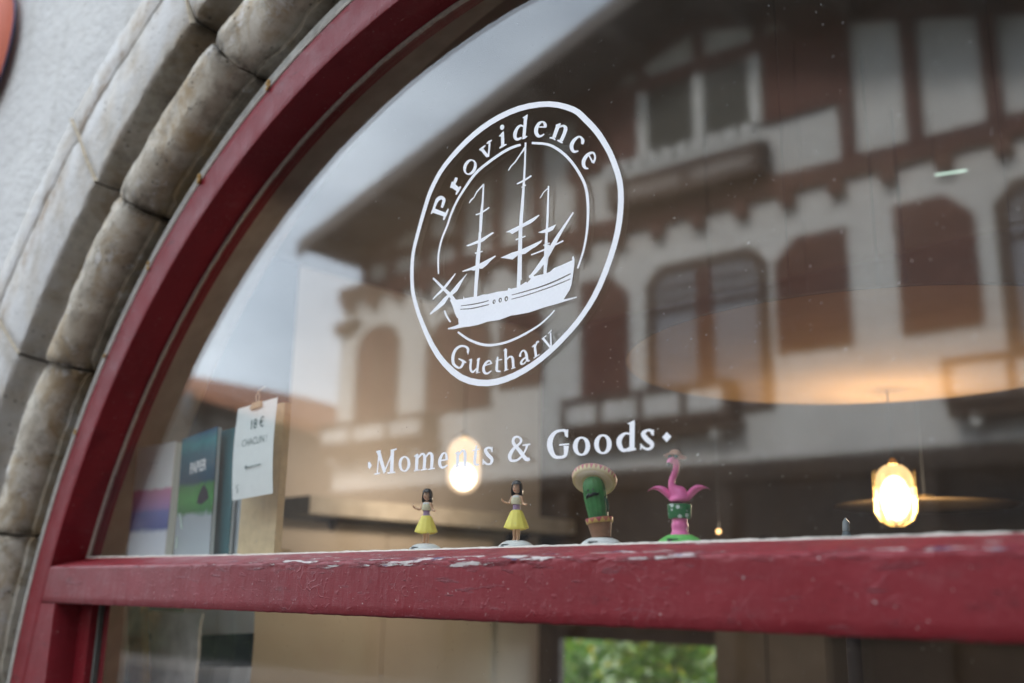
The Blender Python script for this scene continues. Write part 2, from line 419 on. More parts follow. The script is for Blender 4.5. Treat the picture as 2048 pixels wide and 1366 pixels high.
# dark bed behind the stones, and the pale pointing of the flat band
def sweep(profile, a0, a1, n, name, mat, parent, wob=0, smooth=True):
    vs = []; m = len(profile); fs = []
    for i in range(n+1):
        a = a0+(a1-a0)*i/n
        for r_, y in profile:
            w = noise.noise(Vector((a*1.3, r_*40, 2)))*wob if wob else 0
            x, z = arc(r_+w, a); vs.append((x, y+w*.5, z))
    for i in range(n):
        for k in range(m-1): fs.append((i*m+k, i*m+k+1, (i+1)*m+k+1, (i+1)*m+k))
    return MB().add(vs, fs).build(name, mat, parent, smooth)
bed = sweep([(2.70, -.10), (2.22, -.10), (2.14, -.058), (1.87, -.045), (1.85, -.03), (1.80, -.03)], 0, 180, 90, 'joint_bed', JOINT, shop, .002)
for j in jl[:5]+[180-q for q in jl[:5]]:
    b = MB(); vs = []; n = 14
    for i in range(n+1):
        r_ = r_flat(j)+.0+(r_out(j)-r_flat(j)-.004)*i/n
        w = .14+.08*noise.noise(Vector((r_*9, j, 0))); o = .12*noise.noise(Vector((r_*6, j, 4)))
        for da, y in ((-w, -.148), (-w*.5, -.1615), (w*.5, -.1615), (w, -.148)):
            x, z = arc(r_, j+da+o); vs.append((x, y+.002*noise.noise(Vector((r_*60, j, da))), z))
    b.add(vs, [(i*4+k, i*4+k+1, i*4+k+5, i*4+k+4) for i in range(n) for k in range(3)])
    b.build('pointing', MORTAR, shop, True)
sweep([(1.826, -.030), (1.822, -.088), (1.812, -.0935), (1.793, -.0935), (1.786, -.085), (1.784, -.06)], 0, 180, 240, 'mortar_strip', PLASTER, shop, .0028)

# ------------------------------------------------------------------ the red window
win = thing('arch_window', 'large arched shop window with oxblood red frame and white ship lettering on the glass', 'window', (0, 0, 0))
sweep([(RI, .03), (RI, -.004), (RI, FY+.003), (RI+.001, FY+.001), (RI+.003, FY), (RI+.022, FY), (RI+.045, FY), (RI+.07, FY), (RO-.003, FY), (RO, FY+.003), (RO, .0), (RO, .03)], 0, 180, 260, 'arch_frame', RED, win, .0009)
# bead of sealant outside the frame, uneven, and bead of putty against the glass
def bead(r0, r1, y0, y1, a0, a1, n, name, mat, wob):
    vs = []; fs = []
    for i in range(n+1):
        a = a0+(a1-a0)*i/n; w = noise.noise(Vector((a*.9, 3, r0)))*wob; w2 = noise.noise(Vector((a*4.1, 9, r0)))*wob*.7
        for r_, y in ((r0, y1), (r0+w*.2, y0+w2*.4), ((r0+r1)/2+w*.5, y0-.0015), (r1+w+w2, y0+.001), (r1+w+w2, y1)):
            x, z = arc(r_, a); vs.append((x, y, z))
    for i in range(n):
        for k in range(4): fs.append((i*5+k, i*5+k+1, (i+1)*5+k+1, (i+1)*5+k))
    return MB().add(vs, fs).build(name, mat, win, True)
bead(RO-.001, RO+.0065, FY-.0015, FY+.03, 8, 172, 420, 'sealant_bead', FILLER, .004)
bead(RI+.001, RI-.0075, -.007, -.0005, 16.5, 163.5, 420, 'putty_bead', PUTTY, .0022)
for a, s_ in ((122.3, 1.0), (131.8, .75), (141.0, .5), (148.6, .6), (112.0, .8)):
    b = MB(); x, z = arc(RO+.003, a)
    for q in range(4):
        b.ell((x+random.uniform(-.006, .006)*s_, FY-.004+random.uniform(-.003, .002), z+random.uniform(-.010, .012)*s_), (.006*s_, .005*s_, .007*s_), n=8, m=6)
    b.build('foam_blob', FOAM, win, True)

# transom rail with a worn sloping top
zb, zt, zg = EYE-.0407, EYE+.0523, EYE+.0752
xl, xr = -2.842, CX*2+2.842
NX = 560
pr = [(.0, zb), (FY+.05, zb), (FY+.006, zb), (FY+.002, zb+.001), (FY, zb+.004), (FY, zb+.02), (FY, zb+.04), (FY, zb+.06), (FY, zb+.074), (FY, zb+.080), (FY, zt-.009), (FY, zt-.006), (FY, zt-.003), (FY+.0015, zt), (FY+.004, zt+.0022), (FY+.007, zt+.0033),
      (FY+.011, zt+.0048), (FY+.016, zt+.0062), (FY+.022, zt+.0078), (FY+.03, zt+.0096), (FY+.04, zt+.012), (FY+.055, zt+.0152), (FY+.075, zt+.0192), (-.0035, zg), (-.001, zg)]
vs = []; fs = []; m = len(pr)
for i in range(NX+1):
    x = xl+(xr-xl)*i/NX
    wear = max(.12, 1-abs(x+1.15)/1.25)
    for j, (y, z) in enumerate(pr):
        y += .0016*math.exp(-min(x-xl, xr-x)/.03) if j < m-2 and y < FY+.02 else 0
        p = Vector((x, y, z)); w = noise.noise(Vector((x*2.2, z*3, y*3)))*.0012+noise.noise(Vector((x*16, z*30, y*30)))*.0005
        if 9 <= j <= 18:
            c = noise.noise(Vector((x*26, j*.55, 7)))*.6+noise.noise(Vector((x*75, j*.9, 3)))*.5
            if c > .12: w += min(.0032, (c-.12)*.010)*wear*(1.0 if 11 <= j <= 15 else .6)
            w += noise.noise(Vector((x*120, j, 1)))*.0004
        if j == 0 or j >= m-2: w = 0
        nrm = Vector((0, 1, 0)) if 3 <= j <= 12 else (Vector((0, 0, -1)) if j > 12 else Vector((0, 0, 1)))
        dip = noise.noise(Vector((x*40, 0, 11)))*.0012 if j in (2, 3) else 0
        zz = 0
        if j >= m-2: zz = .0008*noise.noise(Vector((x*30, 0, 0)))+.006*max(0, (-2.0-x))/.8
        vs.append(p+nrm*w+Vector((0, 0, dip+zz)))
for i in range(NX):
    for k in range(m-1): fs.append((i*m+k, i*m+k+1, (i+1)*m+k+1, (i+1)*m+k))
MB().add(vs, fs).build('transom_rail', REDC, win, True)
# pale putty line along the glass on top of the rail, with crumbs
vs = []; fs = []
for i in range(NX+1):
    x = -2.79+(3.17)*i/NX; w = .0012*noise.noise(Vector((x*35, 1, 5)))+.0006*noise.noise(Vector((x*110, 1, 5))); e = .006*max(0, (-2.0-x))/.8
    for y, z in ((-.0095, zg-.003), (-.008, zg-.0002+w+e), (-.003, zg+.0018+w*1.6+e), (-.0004, zg+.0021+w*1.6+e)): vs.append((x, y, z))
for i in range(NX):
    for k in range(3): fs.append((i*4+k, i*4+k+1, (i+1)*4+k+1, (i+1)*4+k))
MB().add(vs, fs).build('rail_putty', FILLER, win, True)

# lower jambs: straight posts that fill the arch below the rail
XJ = -2.737
for s_ in (-1, 1):
    mx = lambda x: x if s_ < 0 else 2*CX-x
    b = MB(); vs = []; zl = [zb-.0005-(zb-.12)*i/30 for i in range(31)]
    def arcx(z): return CX-math.sqrt(max(RI**2-(z-CZ)**2, .01))-.004 if z > CZ else CX-RI-.004
    P2 = lambda z: [(arcx(z), FY+.0006), (XJ-.003, FY+.0006), (XJ, FY+.004), (XJ+.002, -.045), (XJ+.004, -.030), (XJ+.062, -.028), (XJ+.066, -.026), (XJ+.072, -.001), (XJ+.11, .0025)]
    for z in zl:
        for x, y in P2(z): vs.append((mx(x), y+.0006*noise.noise(Vector((x*9, z*9, 2))), z))
    m = 9
    b.add(vs, [(i*m+k, i*m+k+1, (i+1)*m+k+1, (i+1)*m+k) for i in range(30) for k in range(m-1)])
    b.build('jamb_post', RED, win, True)
    b = MB(); b.box((mx(XJ+.0735), -.012, .12), (mx(XJ+.086), -.0005, zb-.001)); b.build('glazing_strip', plain('grey_green_glazing_strip', (.11, .115, .10), .7, .15, 60), win)
MB().box((xl+.2, FY+.001, .10), (xr-.2, .02, .20), .004).build('bottom_rail', RED, win)

# panes: two thin skins 6 mm apart
def pane(poly, name):
    n = len(poly); b = MB()
    b.add([(x, 0, z) for x, z in poly], [tuple(range(n))]); b.add([(x, .0065, z) for x, z in poly], [tuple(range(n-1, -1, -1))])
    return b.build(name, GLASS, win)
a0 = math.degrees(math.asin((zg-.004-CZ)/RI))
up = pane([arc(RI-.0005, a0+(180-2*a0)*i/90) for i in range(91)], 'pane')
lp = pane([(XJ+.075, .2), (2*CX-XJ-.075, .2), (2*CX-XJ-.075, zb+.002), (XJ+.075, zb+.002)], 'pane')
up['label'] = 'arched upper pane with white ship logo and lettering'

# vinyl lettering and ship on the street side of the upper pane (plan coordinates in 0.1 mm, from a rectified survey)
DECAL = {
'ring_lettering': ['O;-14016,7231 -13646,7047;-13974,7311 -13609,7118', 'O;-14019,7193 -14000,7205 -13973,7223 -13945,7249 -13920,7286 -13896,7330 -13873,7366 -13853,7391 -13834,7409 -13815,7419 -13793,7426 -13768,7429 -13755,7428 -13744,7425 -13726,7415 -13717,7409 -13715,7403 -13717,7386 -13722,7361 -13731,7328 -13745,7292 -13755,7265;-14047,7213 -14037,7230 -14022,7254 -14006,7283 -13988,7321 -13967,7366 -13948,7406 -13934,7438 -13920,7466 -13897,7489 -13861,7505 -13818,7513 -13766,7509 -13712,7487 -13667,7456 -13633,7418 -13621,7380 -13624,7349 -13634,7321 -13652,7289 -13676,7256 -13694,7233', 'O;-13641,6969 -13623,6988 -13599,7016 -13578,7041 -13564,7062 -13551,7084 -13540,7105 -13530,7129 -13522,7151 -13516,7166;-13680,6989 -13673,7014 -13663,7049 -13649,7081 -13631,7104 -13611,7121 -13593,7137 -13575,7154 -13558,7171 -13546,7183', 'O;-13501,7619 -13307,7477;-13404,7684 -13236,7524', 'O;-13463,7581 -13439,7603 -13415,7635 -13415,7675 -13420,7705;-13499,7602 -13489,7631 -13477,7665 -13463,7694 -13452,7717', 'O;-13356,7630 -13330,7654 -13301,7687 -13291,7721 -13289,7745;-13424,7675 -13405,7703 -13384,7735 -13372,7759 -13363,7777', 'O;-13309,7398 -13276,7420 -13237,7450 -13203,7493 -13177,7529;-13338,7416 -13327,7452 -13303,7496 -13254,7530 -13209,7553', 'C;-12859,7809 -12876,7789 -12896,7771 -12919,7758 -12943,7750 -12968,7746 -12993,7749 -13017,7760 -13038,7777 -13051,7798 -13058,7821 -13059,7845 -13056,7870 -13047,7895 -13034,7919 -13017,7939 -12996,7957 -12973,7970 -12949,7978 -12924,7981 -12899,7978 -12875,7967 -12855,7951 -12842,7930 -12835,7907 -12834,7882 -12837,7857 -12846,7833;-12780,7760 -12805,7734 -12836,7715 -12873,7704 -12914,7700 -12956,7706 -12996,7720 -13032,7738 -13065,7762 -13094,7792 -13118,7826 -13131,7863 -13136,7901 -13130,7937 -13114,7969 -13089,7995 -13057,8014 -13019,8026 -12978,8028 -12936,8022 -12896,8008 -12860,7989 -12827,7965 -12799,7935 -12776,7901 -12763,7864 -12759,7827 -12765,7792', 'O;-12690,8150 -12499,7922;-12617,8171 -12438,7940', 'O;-12679,8117 -12641,8122 -12594,8132 -12555,8153 -12527,8173;-12706,8153 -12675,8165 -12633,8179 -12584,8187 -12544,8193', 'O;-12430,7912 -12421,7969 -12411,8045 -12403,8125 -12396,8189;-12488,7937 -12472,7991 -12455,8063 -12451,8144 -12450,8209', 'O;-12494,8192 -12461,8192 -12420,8195 -12383,8211 -12355,8227;-12509,8212 -12489,8227 -12456,8243 -12408,8245 -12366,8243', 'O;-12133,8298 -12124,8037;-12051,8272 -12038,8010', 'P;-12192,8255 -12065,8324 -12049,8271 -12119,8227;', 'O;-12157,7995 -12119,7997 -12071,8001 -12019,8009 -11976,8017;-12175,8018 -12146,8034 -12100,8049 -12038,8047 -11987,8040', 'C;-12104,8411 -12105,8407 -12107,8404 -12110,8402 -12112,8402 -12112,8402 -12110,8402 -12105,8401 -12102,8398 -12100,8397 -12100,8397 -12102,8399 -12103,8402 -12103,8406 -12103,8410 -12101,8414 -12099,8417 -12096,8419 -12095,8419 -12094,8419 -12096,8419 -12101,8420 -12105,8423 -12106,8425 -12106,8425 -12104,8423 -12103,8419 -12103,8415;-12051,8385 -12055,8377 -12059,8369 -12066,8363 -12075,8358 -12086,8355 -12100,8356 -12116,8361 -12131,8371 -12142,8382 -12150,8394 -12154,8405 -12156,8416 -12156,8426 -12155,8436 -12152,8445 -12147,8452 -12140,8459 -12132,8464 -12120,8466 -12106,8465 -12090,8460 -12075,8450 -12064,8439 -12057,8427 -12052,8416 -12050,8405 -12050,8395', 'O;-11543,8434 -11579,8032;-11460,8400 -11501,8002', 'P;-11584,8427 -11451,8451 -11457,8351 -11561,8408;', 'O;-11569,7991 -11543,7989 -11512,7989 -11477,8000 -11449,8011;-11583,8010 -11568,8023 -11541,8036 -11496,8034 -11458,8028', 'O;-11544,8254 -11563,8269 -11594,8291 -11633,8308 -11671,8309 -11705,8301 -11735,8285 -11763,8262 -11788,8232 -11806,8199 -11812,8164 -11810,8126 -11797,8088 -11769,8052 -11732,8023 -11689,8006 -11646,8004 -11607,8011 -11581,8016;-11562,8230 -11581,8242 -11605,8257 -11622,8262 -11637,8259 -11658,8250 -11677,8235 -11692,8211 -11705,8181 -11714,8152 -11719,8127 -11721,8104 -11719,8088 -11715,8079 -11706,8070 -11695,8062 -11668,8055 -11629,8053 -11600,8051', 'O;-11165,8088 -11000,8031;-11165,8115 -11001,8062', 'O;-10979,8032 -10978,8048 -10977,8074 -10985,8106 -11008,8137 -11037,8166 -11072,8188 -11109,8200 -11148,8204 -11185,8198 -11217,8181 -11246,8157 -11268,8129 -11280,8098 -11285,8064 -11280,8028 -11265,7989 -11240,7951 -11206,7916 -11164,7895 -11127,7889 -11096,7889 -11068,7895 -11043,7904 -11027,7911;-11053,8060 -11053,8075 -11053,8094 -11055,8108 -11060,8125 -11069,8145 -11079,8157 -11096,8160 -11118,8155 -11137,8145 -11154,8127 -11170,8101 -11181,8076 -11187,8054 -11189,8032 -11187,8012 -11181,7990 -11170,7968 -11163,7955 -11156,7948 -11136,7938 -11113,7930 -11089,7929 -11064,7933 -11045,7936', 'O;-10752,8000 -10844,7807;-10665,7946 -10766,7759', 'P;-10771,8011 -10642,8003 -10657,7952 -10719,7934;', 'O;-10915,7804 -10872,7781 -10832,7758 -10810,7740 -10789,7720;-10914,7824 -10868,7815 -10809,7792 -10778,7751 -10769,7723', 'O;-10685,7925 -10658,7923 -10622,7920 -10597,7913 -10587,7902 -10582,7891 -10582,7883 -10583,7867 -10590,7840 -10603,7807 -10626,7767 -10656,7724 -10678,7693;-10701,7961 -10674,7962 -10635,7964 -10594,7958 -10555,7938 -10519,7908 -10497,7867 -10497,7829 -10509,7794 -10527,7759 -10552,7717 -10582,7672 -10603,7641', 'O;-10736,7696 -10709,7675 -10679,7651 -10645,7627 -10614,7606;-10730,7714 -10697,7704 -10653,7683 -10619,7645 -10599,7615', 'O;-10135,7435 -10126,7448 -10114,7470 -10110,7499 -10121,7531 -10141,7560 -10163,7585 -10187,7606 -10217,7624 -10252,7633 -10291,7631 -10333,7622 -10371,7607 -10401,7586 -10425,7559 -10441,7528 -10445,7492 -10438,7455 -10424,7420 -10403,7389 -10374,7361 -10338,7341 -10299,7335 -10264,7337 -10241,7340;-10187,7463 -10185,7480 -10182,7501 -10183,7517 -10185,7531 -10189,7550 -10198,7567 -10209,7580 -10222,7590 -10237,7593 -10262,7586 -10291,7570 -10316,7552 -10333,7531 -10347,7508 -10355,7486 -10358,7465 -10356,7442 -10352,7423 -10345,7409 -10337,7396 -10329,7386 -10307,7376 -10273,7367 -10248,7361', 'O;-10025,7197 -9944,7034;-9998,7201 -9908,7039', 'O;-9898,7011 -9886,7032 -9869,7063 -9858,7098 -9860,7133 -9869,7170 -9884,7202 -9910,7228 -9942,7245 -9976,7253 -10012,7253 -10051,7247 -10086,7234 -10117,7214 -10143,7188 -10162,7159 -10171,7128 -10172,7095 -10166,7063 -10153,7031 -10133,7002 -10106,6976 -10073,6959 -10043,6952 -10023,6948;-9945,7044 -9930,7063 -9910,7088 -9898,7114 -9899,7141 -9907,7170 -9918,7191 -9929,7200 -9943,7205 -9960,7206 -9983,7202 -10010,7191 -10033,7177 -10053,7159 -10071,7136 -10084,7114 -10090,7094 -10091,7073 -10090,7054 -10086,7036 -10079,7018 -10073,7005 -10061,6993 -10039,6979 -10021,6969', 'O;-12847,4209 -12839,4228 -12830,4258 -12832,4291 -12854,4321 -12886,4346 -12925,4365 -12971,4382 -13025,4396 -13082,4399 -13138,4391 -13193,4372 -13240,4344 -13273,4302 -13295,4254 -13307,4204 -13307,4156 -13296,4106 -13269,4058 -13222,4016 -13164,3982 -13111,3960 -13063,3953 -13024,3961 -12992,3978 -12967,4008 -12947,4044 -12934,4069;-12895,4223 -12894,4243 -12893,4270 -12897,4289 -12905,4302 -12920,4318 -12944,4333 -12979,4346 -13022,4356 -13062,4357 -13102,4347 -13143,4329 -13175,4304 -13198,4271 -13215,4228 -13223,4185 -13224,4145 -13216,4107 -13202,4075 -13173,4045 -13132,4016 -13097,3998 -13077,3994 -13059,3998 -13042,4008 -13028,4033 -13017,4069 -13010,4095', 'O;-13117,4143 -13063,4106 -12997,4065 -12943,4045 -12904,4035;-13105,4158 -13040,4133 -12967,4102 -12922,4071 -12894,4048', 'O;-12851,4185 -12842,4265;-12870,4189 -12873,4271', 'O;-12802,4086 -12809,4041 -12818,3978 -12817,3922 -12800,3878 -12769,3844 -12719,3824 -12675,3839 -12641,3867 -12619,3888;-12745,4072 -12751,4028 -12757,3966 -12756,3917 -12745,3887 -12730,3867 -12728,3862 -12707,3867 -12670,3888 -12643,3905', 'O;-12831,4067 -12745,4082;-12842,4083 -12758,4101', 'O;-12605,4083 -12640,3833;-12548,4069 -12579,3820', 'O;-12630,4038 -12544,4066;-12642,4051 -12560,4084', 'O;-12644,3806 -12532,3808;-12650,3825 -12537,3824', 'O;-12430,3908 -12246,3922;-12440,3929 -12256,3946', 'O;-12231,3931 -12242,3949 -12261,3977 -12291,4001 -12331,4008 -12368,4003 -12401,3990 -12433,3969 -12461,3940 -12480,3907 -12486,3869 -12480,3829 -12461,3793 -12426,3765 -12383,3751 -12340,3748 -12300,3760 -12264,3779 -12239,3793;-12271,3923 -12281,3941 -12296,3964 -12306,3974 -12318,3973 -12339,3967 -12361,3956 -12382,3937 -12403,3912 -12414,3886 -12416,3859 -12410,3829 -12401,3810 -12392,3799 -12374,3789 -12354,3783 -12322,3787 -12284,3800 -12256,3810', 'O;-12117,4034 -12127,3992 -12140,3933 -12149,3881 -12153,3843 -12153,3808 -12134,3771 -12089,3750 -12047,3746 -12020,3745;-12081,4025 -12082,3982 -12083,3921 -12084,3868 -12086,3830 -12087,3803 -12086,3792 -12077,3784 -12046,3774 -12019,3766', 'O;-12157,3952 -11985,3961;-12164,3968 -11993,3980', 'O;-11940,4142 -11922,3767;-11875,4133 -11861,3759', 'O;-11949,4105 -11884,4134;-11964,4119 -11906,4155', 'O;-11934,3741 -11820,3759;-11944,3760 -11828,3774', 'O;-11868,3933 -11847,3946 -11819,3963 -11795,3969 -11778,3965 -11769,3959 -11761,3945 -11751,3896 -11744,3828 -11740,3779;-11895,3955 -11874,3968 -11843,3987 -11810,3998 -11774,3999 -11733,3985 -11701,3949 -11688,3891 -11683,3821 -11680,3772', 'O;-11758,3755 -11654,3767;-11766,3773 -11661,3782', 'O;-11527,3938 -11526,3959 -11524,3989 -11517,4011 -11500,4022 -11479,4028 -11468,4026 -11459,4017 -11447,3997 -11437,3973 -11429,3936 -11423,3890 -11408,3849 -11365,3826 -11333,3831 -11316,3837;-11586,3954 -11577,3974 -11564,4003 -11547,4028 -11523,4045 -11494,4056 -11458,4055 -11425,4037 -11398,4010 -11377,3976 -11366,3932 -11361,3887 -11357,3862 -11359,3861 -11342,3857 -11323,3855', 'O;-11415,3933 -11447,3923 -11492,3907 -11529,3888 -11551,3865 -11561,3840 -11552,3811 -11515,3796 -11481,3797 -11450,3805 -11422,3823 -11396,3846 -11378,3862;-11397,3912 -11426,3899 -11466,3880 -11494,3862 -11505,3845 -11509,3829 -11511,3829 -11513,3830 -11492,3825 -11468,3826 -11443,3839 -11417,3860 -11398,3876', 'O;-11250,4100 -11213,3890;-11193,4096 -11156,3887', 'O;-11277,4063 -11198,4098;-11291,4077 -11218,4119', 'O;-11235,3864 -11099,3913;-11249,3881 -11110,3928', 'O;-11196,4041 -11175,4087 -11150,4130 -11139,4127 -11128,4120;-11219,4049 -11204,4098 -11182,4150 -11143,4160 -11113,4151', 'O;-11046,4170 -10866,3979;-11002,4190 -10831,3996', 'O;-11055,4167 -10944,4211;-11067,4181 -10956,4226', 'O;-10872,4256 -10866,4126 -10859,3988 -10852,3933 -10848,3911;-10839,4251 -10831,4122 -10822,3984 -10818,3929 -10815,3908', 'O;-10903,4238 -10823,4286;-10915,4249 -10837,4299'],
